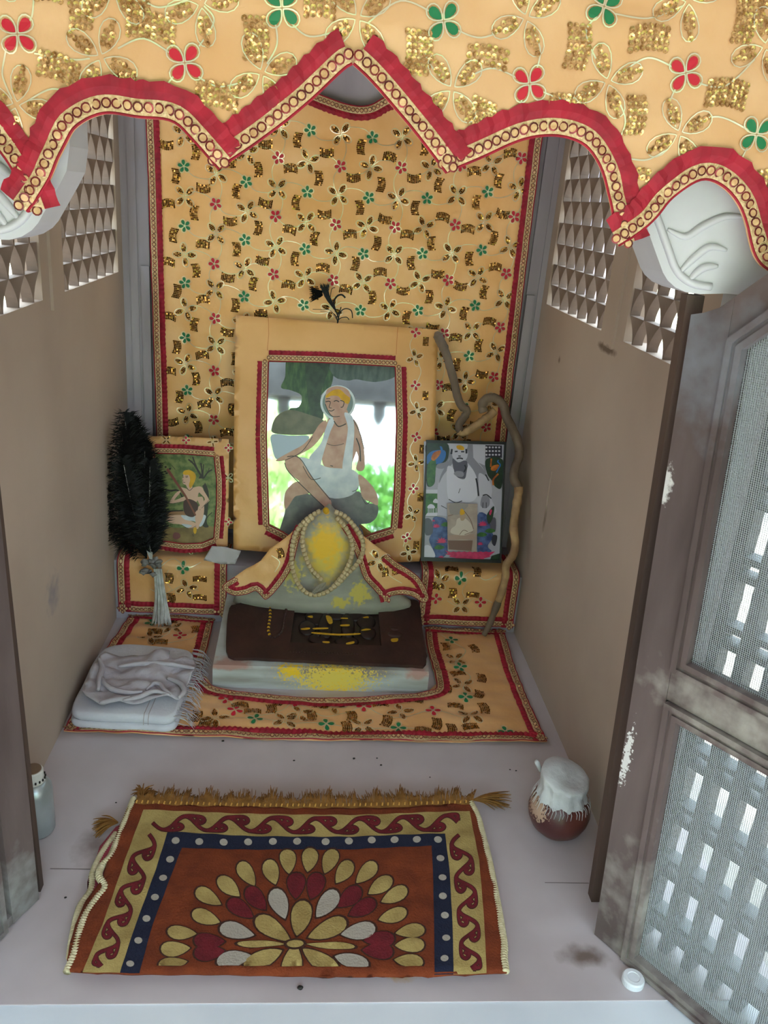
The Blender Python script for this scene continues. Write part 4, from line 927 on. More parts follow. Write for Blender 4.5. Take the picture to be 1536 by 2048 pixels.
b = B().ell(onY(652, 1021, 1.985), (.008, .006, .009), 10, 6).build('turmeric_dot', yp, hs, smooth=True)
# cape
fc = lambda u, v: .003+.006*nz(u*12, v*10, 4.4)+.004*nz(u*30, v*30, .4)
SK = Sheet((0, 1.924, 0), (1, 0, 0), (0, .13, 1), fc)
UK = lambda x, y: SK.uv(*c4(x, y))
cape = thing('small_cape', 'small yellow embroidered cape with red and gold border draped over the headstone', 'cape', (.055, 1.96, .12))
lw = [(655, 185), (600, 215), (560, 262), (500, 310), (430, 360), (375, 430), (290, 480), (215, 530), (150, 572), (142, 605), (205, 642), (290, 632), (345, 612), (385, 655), (410, 668), (470, 610), (530, 530), (572, 450), (590, 380), (610, 300), (640, 230)]
rw = [(845, 175), (870, 230), (920, 310), (960, 400), (985, 480), (1010, 545), (1060, 600), (1110, 655), (1165, 690), (1160, 655), (1230, 640), (1300, 650), (1370, 690), (1405, 670), (1395, 620), (1350, 540), (1290, 490), (1220, 450), (1150, 390), (1080, 340), (1010, 285), (940, 245), (890, 200)]
for wgp, e0, e1, sd_ in ((lw, 7, 20, 71), (rw, 1, 18, 75)):
    P = [UK(*p) for p in wgp]
    sheet_mesh('cloth', SK, [(p.x, p.y) for p in spline(P, 2, True)], .010, satin, cape)
    tp = spline(P[e0:e1+1], 3)
    trim(SK, [(p[0], p[1]) for p in tp], 1, cape, wg=.011, wr=.009, we=.002, rr=.0042, pitch=.009, seed=sd_)
rgk = random.Random(2)
for x, y in ((490, 385), (1190, 490), (1130, 500)): patch(SK, UK(x, y), .018, .028, cape, .3, .0022, .2, rg=rgk)
for x, y in ((1095, 430),): goldflower(SK, UK(x, y), .03, cape, rg=rgk)
vines(SK, [[UK(*p) for p in c] for c in ([(1040, 380), (1095, 430), (1160, 520), (1240, 570)], [(440, 400), (490, 440), (460, 500)])], .0014, cape)
# bead garland
beadm = M('wooden_bead', C(206, 186, 150), .5, col2=C(176, 152, 112), scale=80, bump=.2, bscale=150)
gar = thing('bead_garland', 'garland of pale wooden beads hung in two loops over the headstone', 'garland', tuple(onY(620, 1185, 1.93)))
YG = lambda z: 1.918+.12*max(0, z-.14)
def GP(x, y):
    p = onY(*c4(x, y), 1.93); return onY(*c4(x, y), YG(p.z))
bd = B().lathe([(.0045, -.0055), (.0062, -.0035), (.0064, .0035), (.0045, .0055)], (0, 0, 0), 10).build('bead', beadm, gar, smooth=False); bdm = bd.data; bpy.data.objects.remove(bd)
for path in ([(742, 128), (690, 155), (640, 195), (595, 250), (573, 310), (563, 400), (572, 500), (605, 580), (650, 630), (700, 646), (770, 632), (850, 575), (905, 515), (965, 455), (1000, 385), (996, 300), (950, 225), (890, 160), (825, 132)], [(700, 165), (655, 200), (632, 270), (630, 330), (645, 400), (685, 490), (750, 555)], [(835, 165), (895, 230), (930, 310), (935, 390), (905, 480), (862, 545), (815, 600)]):
    P = spline([GP(*p) for p in path], 8); P = resample(P, .0118)
    for k in range(len(P)-1):
        t = (P[k+1]-P[k]).normalized(); o = inst('bead', bdm, gar, (P[k]+P[k+1])/2); o.rotation_mode = 'QUATERNION'; o.rotation_quaternion = t.to_track_quat('Z', 'Y')
    B().tube([p+Vector((0, .001, 0)) for p in P], .0012, 5).build('cord', M('cord', C(120, 96, 70), .8), gar)
b = B()
for k in range(14):
    a = GP(772, 560); e = GP(700+random.uniform(-12, 12), 625+random.uniform(-10, 10)); m = a.lerp(e, .5)+Vector((random.uniform(-.008, .008), -.012, random.uniform(-.004, .008)))
    b.tube(spline([a+Vector((0, -.008, 0)), m, e+Vector((0, -.006, 0))], 4), .0016, 5)
b.build('tassel', M('grey_tassel', C(150, 142, 128), .85), gar)
# small carved chip between beads and slab
b = B().box(tuple(onY(*c4(645, 690), 1.965)), tuple(onY(*c4(735, 655), 1.99))); 
tag(b.build('wooden_block', beadm), 'small pale wooden block under the bead garland on the dark slab', 'block')

# ------------------------------------------------------------------ twisted stick
stickm = M('bark', C(130, 112, 96), .8, col2=C(92, 76, 66), scale=14, stretch=(1, 1, .5), bump=.6, bscale=60)
palem = M('stripped_bark', C(196, 160, 116), .7, col2=C(150, 116, 84), scale=22, bump=.5, bscale=60)
c5 = crop(800, 640, 3.103)
stk = thing('twisted_stick', 'gnarled snake-like walking stick leaning beside the black framed photograph', 'stick', tuple(onZ(968, 1266, .02)))
def SPt(x, y):
    p = onY(*c5(x, y), 2.06)
    for _ in range(5): p = onY(*c5(x, y), 1.99+.10*max(0, p.z) if p.z < .3 else 2.02+.58*(p.z-.3) if p.z < .55 else 2.165+.13*(p.z-.55))
    return p
main = [(520, 1955), (555, 1890), (590, 1800), (630, 1690), (655, 1590), (660, 1520), (700, 1460), (715, 1390), (705, 1290), (715, 1200), (730, 1110), (735, 1040), (708, 990), (712, 920), (738, 850), (735, 770), (705, 690), (660, 600), (640, 530), (590, 485), (535, 490), (510, 530), (520, 570)]
P = spline([SPt(*p) for p in main], 6); n = len(P)
rad = lambda k, r: r*(1+.18*nz(k*.35, 1., 2.)+.10*nz(k*1.1, 5., 1.))
i0 = int(n*.12); i1 = int(n*.50)
def seg(nm, a, c, m, r0_, r1_): 
    q = P[a:c+1]; B().tube(q, [rad(a+k, r0_+(r1_-r0_)*k/len(q)) for k in range(len(q))], 10).build(nm, m, stk, smooth=True)
seg('foot', 0, i0, stickm, .0075, .0105); seg('pale_shaft', i0, i1, palem, .0105, .0125); seg('dark_shaft', i1, n-1, stickm, .0125, .013)
Q = spline([SPt(*p) for p in ((590, 560), (540, 605), (480, 650), (430, 680), (390, 700), (365, 690))], 5); B().tube(Q, [.012*(1+.25*nz(k*.9, 2, 7)) for k in range(len(Q))], 10).build('knotted_branch', palem, stk, smooth=True)
Q = spline([SPt(*p) for p in ((375, 690), (365, 650), (400, 600), (415, 560), (380, 530), (355, 470), (335, 380), (310, 290), (290, 220), (270, 170), (250, 130), (235, 95), (226, 72))], 5)
B().tube(Q, [.0115*(1+.15*nz(k*.7, 3, 3))*(1 if k < len(Q)*.72 else 1.15 if k < len(Q)-5 else .9-.12*(k-len(Q)+5)) for k in range(len(Q))], 10).build('forked_arm', stickm, stk, smooth=True)

# ------------------------------------------------------------------ feather whisk
fe = M('black_feather', C(20, 19, 19), .85, col2=C(10, 11, 12), scale=30, spec=.15)
fe2 = M('peacock_sheen', C(26, 30, 34), .6, col2=C(20, 26, 22), scale=60, spec=.3)
quill = M('pale_quill', C(216, 218, 216), .5, col2=C(170, 170, 166), scale=40)
c6 = crop(210, 800, 4.266)
wk = thing('feather_whisk', 'whisk of black peacock feathers bound with grey cloth over white quills', 'whisk', tuple(onY(*c6(490, 1950), 1.97)))
rgf = random.Random(4)
FW = lambda x, y, d=0.: (lambda p: onY(*c6(x, y), 2.005+.10*max(0, p.z-.2)+d))(onY(*c6(x, y), 2.03))
tie = FW(400, 1400)
tips = [(165, 110), (205, 130), (240, 170), (140, 260), (290, 260), (110, 420), (340, 380), (100, 560), (385, 520), (90, 740), (400, 640), (95, 900), (420, 800), (110, 1050), (300, 330), (190, 220), (150, 500), (330, 700), (250, 600)]
for k, tp in enumerate(tips):
    e = FW(*tp, rgf.uniform(-.03, .015)); m = tie.lerp(e, .5)+Vector((rgf.uniform(-.012, .004), 0, 0)); Sp = spline([tie, m, e], 12); b = B(); d = (e-tie); ln = d.length
    for j in range(4, len(Sp)-1):
        f_ = j/len(Sp); t = (Sp[j+1]-Sp[j]).normalized(); sd2 = t.cross(Vector((0, 1, 0))).normalized()
        for rep in range(11):
            for sg in (-1, 1):
                L_ = (.024+.046*math.sin(math.pi*min(1, f_*1.05)))*rgf.uniform(.6, 1.1)*(1 if f_ < .9 else .75)
                o = Sp[j].lerp(Sp[j+1], rgf.random()); q = o+(t*.8+sd2*sg*.7+Vector((0, rgf.uniform(-.5, .3), 0))).normalized()*L_*.6
                r = q+(t*rgf.uniform(-.1, .7)+sd2*sg*.8+Vector((0, rgf.uniform(-.4, .4), rgf.uniform(-.5, .2)))).normalized()*L_*.4
                wd = t.cross(Vector((0, 1, 0)))*.0009+t*.0012
                b.add([o-wd, o+wd, q+wd*.9, q-wd*.9, r], [(0, 1, 2, 3), (3, 2, 4)])
    for j in range(len(Sp)-1):
        pass
    o = b.build('feather', fe if k % 4 else fe2, wk)
    if k % 2 == 0: B().tube(Sp[:-2], [.0013*(1-.6*j/len(Sp)) for j in range(len(Sp)-2)], 5).build('shaft', quill, o)
eye = FW(310, 870, -.02); B().ell(eye, (.011, .003, .012), 12, 5).build('feather_eye', M('feather_eye', C(16, 26, 60), .3), wk, smooth=True)
for k in range(18):
    f_ = k/17; a = FW(420+60*f_, 1440, rgf.uniform(-.008, .01)); m = FW(430+90*f_, 1700, rgf.uniform(-.015, .005)); e = FW(400+165*f_, 1900+rgf.uniform(-10, 55)-40*abs(f_-.6), rgf.uniform(-.02, .005))
    B().tube(spline([a, m, e], 4), [.0021]*4+[.0024]*4+[.0018], 6).build('quill', quill, wk, smooth=True)
clothm = M('grey_rag', C(150, 148, 146), .85, col2=C(116, 112, 110), scale=50, bump=.4, bscale=80)
b = B()
for k in range(16):
    c = FW(390+rgf.uniform(-75, 75), 1440+rgf.uniform(-80, 70), rgf.uniform(-.012, .01)); b.ell(c, (rgf.uniform(.007, .013), .008, rgf.uniform(.004, .009)), 8, 5)
b.V = [v+Vector((nz(v.x*160, v.y*160, v.z*160), 0, nz(v.z*160, v.x*160, 3)))*.007 for v in b.V]
b.build('cloth_tie', clothm, wk, smooth=True, kind='stuff')
# feather tuft above the portrait
c7 = crop(600, 560, 11.815); tf = thing('feather_tuft', 'small dark peacock feather tuft standing above the mirrored portrait', 'feather', tuple(onY(*c7(890, 1020), 2.205)))
T7 = lambda x, y, d=0.: onY(*c7(x, y), 2.205+d)
b = B()
for k in range(90):
    e = T7(480+rgf.uniform(-20, 230), 100+rgf.uniform(-30, 90), rgf.uniform(-.01, .004)); m = T7(640+rgf.uniform(-60, 60), 380, rgf.uniform(-.012, 0)); s_ = T7(820+rgf.uniform(-15, 15), 690)
    b.tube(spline([s_, m, e], 3), [.0011, .0012, .0012, .0011, .001, .0008, .0003], 4)
b.build('feather', fe2, tf)
b = B()
for k in range(70):
    e = T7(240+rgf.uniform(-40, 90), 150+rgf.uniform(0, 380), rgf.uniform(-.008, .004)); s_ = T7(520+rgf.uniform(-40, 20), 330+rgf.uniform(-80, 70)); b.tube([s_, s_.lerp(e, .5), e], [.0012, .0013, .0004], 4)
b.build('feather', fe, tf)
for cv, r in (([(830, 700), (800, 520), (880, 380), (990, 350), (1070, 420)], .0024), ([(900, 1000), (930, 820), (1010, 700), (1130, 680), (1220, 740), (1240, 900)], .0014), ([(890, 1000), (850, 850), (780, 790)], .0012), ([(900, 960), (960, 900), (1100, 880), (1160, 940)], .0012), ([(885, 1020), (900, 870), (820, 690)], .0018), ([(870, 880), (940, 740), (970, 640)], .0014), ([(700, 500), (730, 300), (760, 200), (830, 180)], .001), ([(880, 930), (720, 720), (560, 700), (300, 690)], .0007), ([(880, 950), (720, 780), (480, 740)], .0006)):
    B().tube(spline([T7(*p) for p in cv], 5), r, 5).build('barb', fe2, tf, smooth=True)

# ------------------------------------------------------------------ folded cloths by the left wall
wc = M('white_cotton', C(214, 216, 224), .85, col2=C(196, 196, 206), scale=10, bump=.3, bscale=140)
wc2 = M('grey_muslin', C(196, 192, 200), .85, col2=C(176, 170, 178), scale=14, bump=.3, bscale=160)
fcl = thing('folded_blanket', 'thick folded white cotton blanket with frayed end lying by the taupe wall', 'blanket', (-.38, 1.66, .01))
def slab(pts, z0, z1, mat, nm, parent, dr=.010):
    P = spline([(p[0], p[1]) for p in pts], 6, True); n = len(P); c = sum((Vector((p[0], p[1])) for p in P), Vector((0, 0)))/n; V = []; F = []; m = 7
    for k in range(m):
        a = math.pi*k/(m-1); ins = dr*(1-math.sin(a)); z = z0+(z1-z0)*(1-math.cos(a))/2
        for p in P:
            q = Vector((p[0], p[1])); d = (c-q).normalized(); q = q+d*ins; V.append((q.x, q.y, z+.0018*nz(q.x*22, q.y*22, z*40)*(k/(m-1))))
    F = [(k*n+j, k*n+(j+1) % n, (k+1)*n+(j+1) % n, (k+1)*n+j) for k in range(m-1) for j in range(n)]
    F.append(list(range(n))[::-1]); b_ = len(V); rings = 5
    for r in range(1, rings+1):
        for p in V[(m-1)*n:m*n]:
            q = Vector((p[0], p[1])).lerp(c, r/rings*.98); V.append((q.x, q.y, z1+.004*nz(q.x*11, q.y*11, 3.)+.003*r/rings))
    for r in range(rings):
        a0 = (m-1)*n if r == 0 else b_+(r-1)*n; a1 = b_+r*n
        F += [(a0+j, a0+(j+1) % n, a1+(j+1) % n, a1+j) for j in range(n)]
    F.append(list(range(b_+(rings-1)*n, b_+rings*n)))
    return mesh(nm, V, F, mat, parent, smooth=True)
base = [(-.495, 1.545), (-.44, 1.527), (-.34, 1.524), (-.272, 1.527), (-.262, 1.60), (-.262, 1.70), (-.27, 1.80), (-.36, 1.825), (-.46, 1.825), (-.497, 1.78), (-.5, 1.65)]
slab([Vector(p) for p in base], .010, .028, wc, 'fold', fcl); slab([(x*.985-.006, y+.004) for x, y in base], .026, .050, wc, 'fold', fcl)
stp = M('thin_grey_stripe', C(170, 160, 160), .8)
for x in (-.335, -.325): B().tube([(x, 1.523, .03), (x, 1.5255, .042), (x, 1.535, .0515), (x+.004, 1.59, .054)], .0008, 5).build('woven_stripe', stp, fcl)
b = B()
for k in range(110):
    y = 1.535+.29*k/110; x = -.262-.004*abs(nz(y*30, 1, 1)); L_ = rgf.uniform(.02, .04); z = rgf.uniform(.03, .048)
    b.tube(spline([(x-.01, y, z), (x+L_*.5, y+rgf.uniform(-.006, .006), z-.006), (x+L_, y+rgf.uniform(-.014, .014), .014)], 2), [.0009, .0009, .0008, .0006, .0004], 4)
b.build('fringe', wc2, fcl, kind='stuff')
SW = Sheet((0, 0, .0), (1, 0, 0), (0, 1, 0), lambda u, v: .060+.026*abs(nz(u*13+v*4, v*22, 1.3))+.010*nz(u*24, v*18, 4.)+.004*nz(u*50, v*50, 2.))
cm = thing('crumpled_cloth', 'crumpled thin grey muslin cloth heaped on the folded white blanket', 'cloth', (-.38, 1.72, .06))
Zt = lambda x, y: SW.uv(*(lambda p: p)(crop(100, 1200, 3.84)(x, y)))
Zc = lambda x, y: (lambda p: Vector((p.x, p.y)))(onZ(*crop(100, 1200, 3.84)(x, y), .062))
top = [Zc(*p) for p in ((390, 440), (500, 415), (700, 425), (910, 402), (920, 470), (1100, 470), (1120, 530), (1090, 600), (1040, 680), (1000, 760), (900, 770), (760, 780), (560, 800), (380, 795), (250, 715), (300, 600))]
top = [Vector((max(-.497, p.x), p.y)) for p in top]
sheet_mesh('sheet', SW, [(p.x, p.y) for p in spline(top, 3, True)], .008, wc2, cm, solid=.0018)
for cv, r in (([(390, 590), (430, 650), (490, 690), (600, 710), (710, 705)], .006), ([(740, 690), (800, 640), (850, 650), (880, 690), (930, 720)], .005), ([(900, 600), (1000, 640), (1030, 700), (990, 750)], .006), ([(560, 770), (680, 745), (800, 700), (920, 730)], .005), ([(380, 790), (470, 770), (620, 745)], .005), ([(720, 480), (830, 440), (915, 405)], .005), ([(520, 510), (700, 490), (900, 490), (1110, 525)], .006), ([(375, 450), (400, 520), (380, 600), (370, 690)], .006)):
    P = [onZ(*crop(100, 1200, 3.84)(x, y), .074) for x, y in cv]; Sp = spline(P, 5)
    B().tube(Sp, [r*(.5+.6*math.sin(math.pi*(k+.5)/len(Sp))) for k in range(len(Sp))], 8).build('rolled_fold', wc2, cm, smooth=True)
# little grey paper
np_ = [onY(x, y, 2.035) for x, y in ((424, 1092), (450, 1094), (482, 1102), (466, 1128), (440, 1127), (407, 1120))]
SN = Sheet((0, 1.985, 0), (1, 0, 0), (0, .18, 1), lambda u, v: .004*nz(u*30, v*30, 1.))
sc_ = [SN.uv(x, y) for x, y in ((424, 1092), (450, 1094), (482, 1102), (470, 1128), (440, 1128), (407, 1120))]
o = sheet_mesh('paper_scrap', SN, [(p.x, p.y) for p in sc_], .006, M('grey_paper', C(186, 180, 184), .8), None, solid=.001)
tag(o, 'small grey folded paper scrap lying at the corner of the portrait', 'paper')

# ------------------------------------------------------------------ rug
rust = M('rug_rust', C(124, 54, 20), .95, col2=C(104, 42, 14), scale=30, bump=.5, bscale=260)
rcream = M('rug_cream', C(180, 160, 100), .95, col2=C(154, 132, 78), scale=24, bump=.5, bscale=260)
rwhite = M('rug_white', C(172, 166, 156), .95, bump=.5, bscale=260); rred = M('rug_red', C(112, 22, 34), .95, col2=C(92, 16, 28), scale=40, bump=.5, bscale=260)
rblue = M('rug_navy', C(18, 25, 52), .95, bump=.5, bscale=260); rdark = M('rug_dark', C(60, 30, 20), .95, bump=.4, bscale=260)
rpink = M('rug_back', C(168, 70, 90), .95)
def frug(u, v):
    q = .0013*math.sin((u+v)*55)*math.sin((u-v)*55)
    return .0015*nz(u*7, v*12, 6.)+.0025*nz(u*3, v*4, 1.)+q
RZ = .026
VF = onZ(620, 1938, RZ).y
def bend_rug(S, u, v, h):
    # front fold turns down towards the floor
    d = (v-VF)
    if d < .0:
        a = min(1.5, -d/.012); return Vector((u, VF-.013*math.sin(a), RZ+h-.013*(1-math.cos(a))))
    return Vector((u, v, RZ+h))
SG = Sheet((0, 0, RZ), (1, 0, 0), (0, 1, 0), frug, bend_rug)
rug = thing('folded_rug', 'folded rust prayer rug with cream petals and scroll border on the marble floor', 'rug', (.02, 1.12, 0))
G = lambda x, y: SG.uv(x, y)
ro = [G(*p) for p in ((267, 1600), (420, 1612), (600, 1616), (800, 1616), (930, 1606), (950, 1612), (965, 1660), (985, 1740), (1000, 1820), (1010, 1900), (1014, 1944), (870, 1950), (620, 1950), (420, 1948), (250, 1948), (140, 1944), (134, 1920), (150, 1850), (172, 1800), (205, 1760), (210, 1740), (222, 1700), (240, 1650), (258, 1610))]
sheet_mesh('top_layer', SG, [(p.x, p.y) for p in ro], .010, rust, rug, solid=.003)
lo_ = [Vector((p.x*1.0-(.012 if p.x < 0 else 0), p.y)) for p in ro]
SGl = Sheet((0, 0, 0), (1, 0, 0), (0, 1, 0), lambda u, v: .008+.002*nz(u*8, v*8, 3.))
lo2 = [SGl.uv(*p) for p in ((232, 1665), (300, 1630), (930, 1625), (985, 1745), (1010, 1935), (620, 1945), (145, 1942), (160, 1850), (190, 1740), (200, 1705))]
sheet_mesh('under_layer', SGl, [(p.x, max(p.y, VF-.002)) for p in lo2], .02, rpink, rug, solid=.012)
def rp(name, pts, mat, h, smooth=True):
    P = [G(*p) for p in pts]
    if smooth: P = [Vector((p[0], p[1])) for p in spline(P, 3, True)]
    v, F = cdt([(p.x, p.y) for p in P], .009)
    return mesh(name, [SG.P(p.x, p.y, .0018+h) for p in v], F, mat, rug, smooth=True)
def strip4(name, O, I, mat, h):
    """U-shaped band between outer and inner outlines (same point count), draped"""
    b = B(); O = [G(*p) for p in O]; I = [G(*p) for p in I]
    for k in range(len(O)-1):
        n = max(2, int((O[k+1]-O[k]).length/.008)); V = []
        for j in range(n+1):
            a, c = O[k].lerp(O[k+1], j/n), I[k].lerp(I[k+1], j/n)
            for s in range(5): q = a.lerp(c, s/4); V.append(SG.P(q.x, q.y, .0016+h))
        b.add(V, [(j*5+s, j*5+s+1, j*5+s+6, j*5+s+5) for j in range(n) for s in range(4)])
    return b.build(name, mat, rug, smooth=True)
oc = [(165, 1946), (205, 1850), (250, 1720), (287, 1621), (480, 1630), (700, 1632), (939, 1623), (958, 1720), (968, 1840), (973, 1946)]
ic = [(240, 1947), (272, 1850), (312, 1740), (335, 1666), (500, 1675), (700, 1675), (890, 1668), (899, 1740), (905, 1850), (907, 1948)]
ib = [(279, 1947), (306, 1850), (342, 1755), (364, 1698), (500, 1701), (700, 1699), (863, 1693), (866, 1750), (868, 1850), (869, 1948)]
strip4('cream_border', oc, ic, rcream, .0004); strip4('navy_border', ic, ib, rblue, .0006)
cc2 = crop(100, 1540, 3.072); cc3 = crop(560, 1540, 3.072)
dots = [cc2(x, y) for x, y in ((772, 443), (917, 447), (1067, 450), (1217, 450), (1369, 447), (738, 560), (695, 672), (645, 787), (593, 920), (543, 1058), (493, 1198))]+[cc3(x, y) for x, y in ((105, 443), (280, 443), (423, 440), (563, 437), (703, 436), (840, 432), (970, 433), (985, 548), (998, 665), (1000, 778), (1012, 900), (1020, 1040), (1010, 1163))]
for x, y in dots: rp('white_dot', [(x+8*math.cos(a*.7854), y+6.5*math.sin(a*.7854)) for a in range(8)], rwhite, .0009)
cx_, cy_ = 590, 1891
def petal(x, y, L_, W_, mat):
    a = math.atan2(y-cy_, x-cx_); L2 = L_*(1+.22*abs(math.cos(a))); W2 = W_*(1-.12*abs(math.cos(a)))
    for g_, m, h in ((1.14, rdark, .0008), (1., mat, .0011)):
        td = teardrop(L2*g_, W2*g_*1.05, 9); rp('petal' if g_ == 1. else 'petal_outline', [(x+rot2((px_-L2*g_*.5, py_), a)[0], min(1935, y+rot2((px_-L2*g_*.5, py_), a)[1])) for px_, py_ in td], m, h, False)
for x, y in ((601, 1839), (546, 1861), (654, 1861), (523, 1891), (661, 1893), (526, 1921), (585, 1926), (640, 1924)): petal(x, y, 70 if abs(y-1892) > 5 else 80, 38 if abs(y-1892) > 5 else 14, rcream)
for x, y in ((653, 1810), (716, 1864), (703, 1924), (559, 1810), (474, 1865), (468, 1921)): petal(x, y, 58, 36, rwhite)
for x, y in ((592, 1773), (630, 1774), (698, 1797), (724, 1818), (758, 1880), (755, 1903), (513, 1800), (481, 1820), (419, 1886), (419, 1908)): petal(x, y, 50, 33, rred)
for x, y in ((576, 1725), (619, 1722), (659, 1724), (687, 1747), (732, 1748), (760, 1773), (788, 1792), (785, 1833), (820, 1864), (819, 1892), (817, 1924), (543, 1748), (494, 1751), (458, 1776), (417, 1797), (412, 1838), (364, 1869), (351, 1901), (346, 1931)): petal(x, y, 48, 30, rcream)
rp('centre_outline', [(cx_+23*math.cos(a*.7854), cy_+11*math.sin(a*.7854)) for a in range(8)], rdark, .0013); rp('centre', [(cx_+17*math.cos(a*.7854), cy_+7*math.sin(a*.7854)) for a in range(8)], rcream, .0016)
def scrolls(path, amp, flip, nun):
    """running scroll: one S-shaped ornament per unit along a pixel path"""
    P = [Vector(p) for p in path]; L_ = sum((P[k+1]-P[k]).length for k in range(len(P)-1))
    def at(s):
        s = max(0, min(L_-1e-6, s))
        for k in range(len(P)-1):
            d = (P[k+1]-P[k]).length
            if s <= d: t = (P[k+1]-P[k])/d; return P[k]+t*s, t
            s -= d
        return P[-1], (P[-1]-P[-2]).normalized()
    un = L_/nun
    def pt(a, y):
        q, t = at(a*un); return q+Vector((-t.y, t.x))*(flip*y*amp)
    strokes = [([(k/8, .9*math.sin(2*math.pi*k/8)) for k in range(8*nun+1)], .8, .8)]
    for k in range(2*nun):
        c = (k+.5)/2; sg = 1 if k % 2 == 0 else -1
        strokes.append(([(c-.04, .95*sg), (c+.16, 1.0*sg), (c+.36, .9*sg), (c+.44, .5*sg), (c+.36, .18*sg), (c+.26, .38*sg), (c+.33, .52*sg)], .6, 1.15))
    for pts, w0, w1 in strokes:
        for wd, m, h, nm in ((11.0, rdark, .0008, 'scroll_outline'), (7.6, rred, .0011, 'scroll')):
            b = B(); sp = [Vector((p[0], p[1])) for p in spline([pt(*p) for p in pts], 4)]
            n = len(sp); A, D = [], []
            for j in range(n):
                t = (sp[min(n-1, j+1)]-sp[max(0, j-1)]).normalized(); ww = wd*(w0+(w1-w0)*j/(n-1))
                A.append(sp[j]+Vector((-t.y, t.x))*ww/2); D.append(sp[j]-Vector((-t.y, t.x))*ww/2)
            A = [G(p.x, min(1950, p.y)) for p in A]; D = [G(p.x, min(1950, p.y)) for p in D]
            b.add([SG.P(p.x, p.y, .0016+h) for p in A]+[SG.P(p.x, p.y, .0016+h) for p in D], [(j, j+1, n+j+1, n+j) for j in range(n-1)]); b.build(nm, m, rug)
scrolls([(305, 1648), (500, 1652), (700, 1653), (915, 1646)], 15, 1, 7)
scrolls([(298, 1672), (270, 1760), (225, 1870), (204, 1935)], 19, -1, 4)
scrolls([(918, 1672), (930, 1760), (938, 1860), (942, 1938)], 19, 1, 4)
ropem = M('cream_overlock', C(222, 214, 180), .9, col2=C(200, 190, 150), scale=80)
def rope(pts, r, z):
    P = spline([onZ(*p, z) for p in pts], 10); P = resample(P, .0016)
    B().tube(P, [r*(1+.22*math.cos(k*math.pi*.66)) for k in range(len(P))], 8).build('edge_binding', ropem, rug, smooth=True)
rope([(268, 1598), (255, 1630), (238, 1672), (222, 1712), (205, 1730), (198, 1752), (210, 1775), (195, 1795), (172, 1830), (158, 1870), (148, 1910), (134, 1944)], .0058, .024)
rope([(232, 1668), (205, 1705), (186, 1745), (182, 1780), (160, 1815), (146, 1870), (140, 1915)], .0055, .012)
rope([(938, 1600), (955, 1632), (968, 1680), (980, 1730), (992, 1790), (1002, 1850), (1008, 1890), (1008, 1915), (1012, 1945)], .0058, .024)
frm = M('ochre_fringe', C(142, 98, 42), .9, col2=C(112, 74, 28), scale=60)
b = B()
for k in range(900):
    s = k/900; x = 272+(945-272)*s; y = 1606+8*math.sin(math.pi*s); a = onZ(x, y, .026); cl = nz(s*26, 3., 1.); L_ = .046*(.75+.45*cl+rgf.uniform(-.12, .2)); dx = .018*nz(s*40, 9., 1.)+(.05*max(0, s-.8)*5*.3)+rgf.uniform(-.005, .005)
    m = a+Vector((dx*.4, L_*.45, .006+.006*cl)); e = a+Vector((dx, L_, max(-.018, -.010+.018*rgf.random()+.01*cl)))
    b.tube(spline([a-Vector((0, .006, .001)), m, e], 3), [.0012, .0012, .0011, .001, .0009, .0008, .0004], 4)
b.build('fringe', frm, rug, kind='stuff')
def tuft(c, d, n, spread, L_, nm='tassel'):
    b = B()
    for k in range(n):
        v = Vector(d)+Vector((rgf.uniform(-spread, spread), rgf.uniform(-spread, spread), rgf.uniform(-.15, .3))); v.normalize()
        e = Vector(c)+v*L_*rgf.uniform(.6, 1.1); e.z = max(.002, e.z-.01); b.tube(spline([Vector(c), Vector(c).lerp(e, .5)+Vector((0, 0, .006)), e], 3), [.0013]*5+[.0009, .0004], 4)
    b.build(nm, frm, rug, kind='stuff')
tuft(onZ(236, 1645, .014), (-.9, -.15, 0), 60, .4, .045); tuft(onZ(945, 1600, .02), (.95, .1, 0), 60, .22, .075); tuft(onZ(285, 1590, .02), (-.1, .7, .2), 40, .8, .03)
b = B()
for k in range(60):
    s = k/59; a = onZ(272+660*s, 1606+7*math.sin(math.pi*s), .030); b.tube([a, a+Vector((.001, .004, .002)), a+Vector((.0, .010, -.002))], .0018, 5)
b.build('fringe_knots', M('fringe_knot', C(196, 146, 70), .9), rug, kind='stuff')

# ------------------------------------------------------------------ pot, bottle, cap, crumbs
clay = M('glazed_clay', C(108, 58, 50), .35, col2=C(78, 40, 42), scale=9, bump=.1, bscale=30, stains=[(C(190, 160, 140), (.462, 1.225, .075), (.022, .05, .026), 220, 2.6, .2)])
pot = thing('clay_pot', 'round brown clay pot with a white cloth tied over its mouth', 'pot', (.521, 1.255, 0))
B().lathe([(.02, .001), (.036, .004), (.050, .018), (.058, .036), (.0605, .052), (.058, .068), (.050, .084), (.040, .094), (.034, .100), (.034, .112), (.040, .118)], (.521, 1.255, 0), 36).build('body', clay, pot, smooth=True)
tl = lambda q, k: 1+.04*math.sin(q*9)+.03*math.sin(q*23+k)
b = B(); n = 64; V = []
prs = [(.050, .086), (.047, .098), (.0435, .108), (.046, .122), (.0475, .130), (.044, .1345), (.03, .136), (.012, .1365)]
for k, (r, z) in enumerate(prs):
    for j in range(n):
        q = 2*math.pi*j/n; rr = r*(1+(.05 if k < 4 else .012)*math.sin(q*11+k*.4)+.02*math.sin(q*4)); zz = z+(.008*abs(nz(j*.7, 1, 1))-.006*(j % 3 == 0) if k == 0 else 0)
        zz += .010*((z-.086)/.05)*math.cos(q-2.2)
        V.append((.521+rr*math.cos(q), 1.255+rr*math.sin(q), zz))
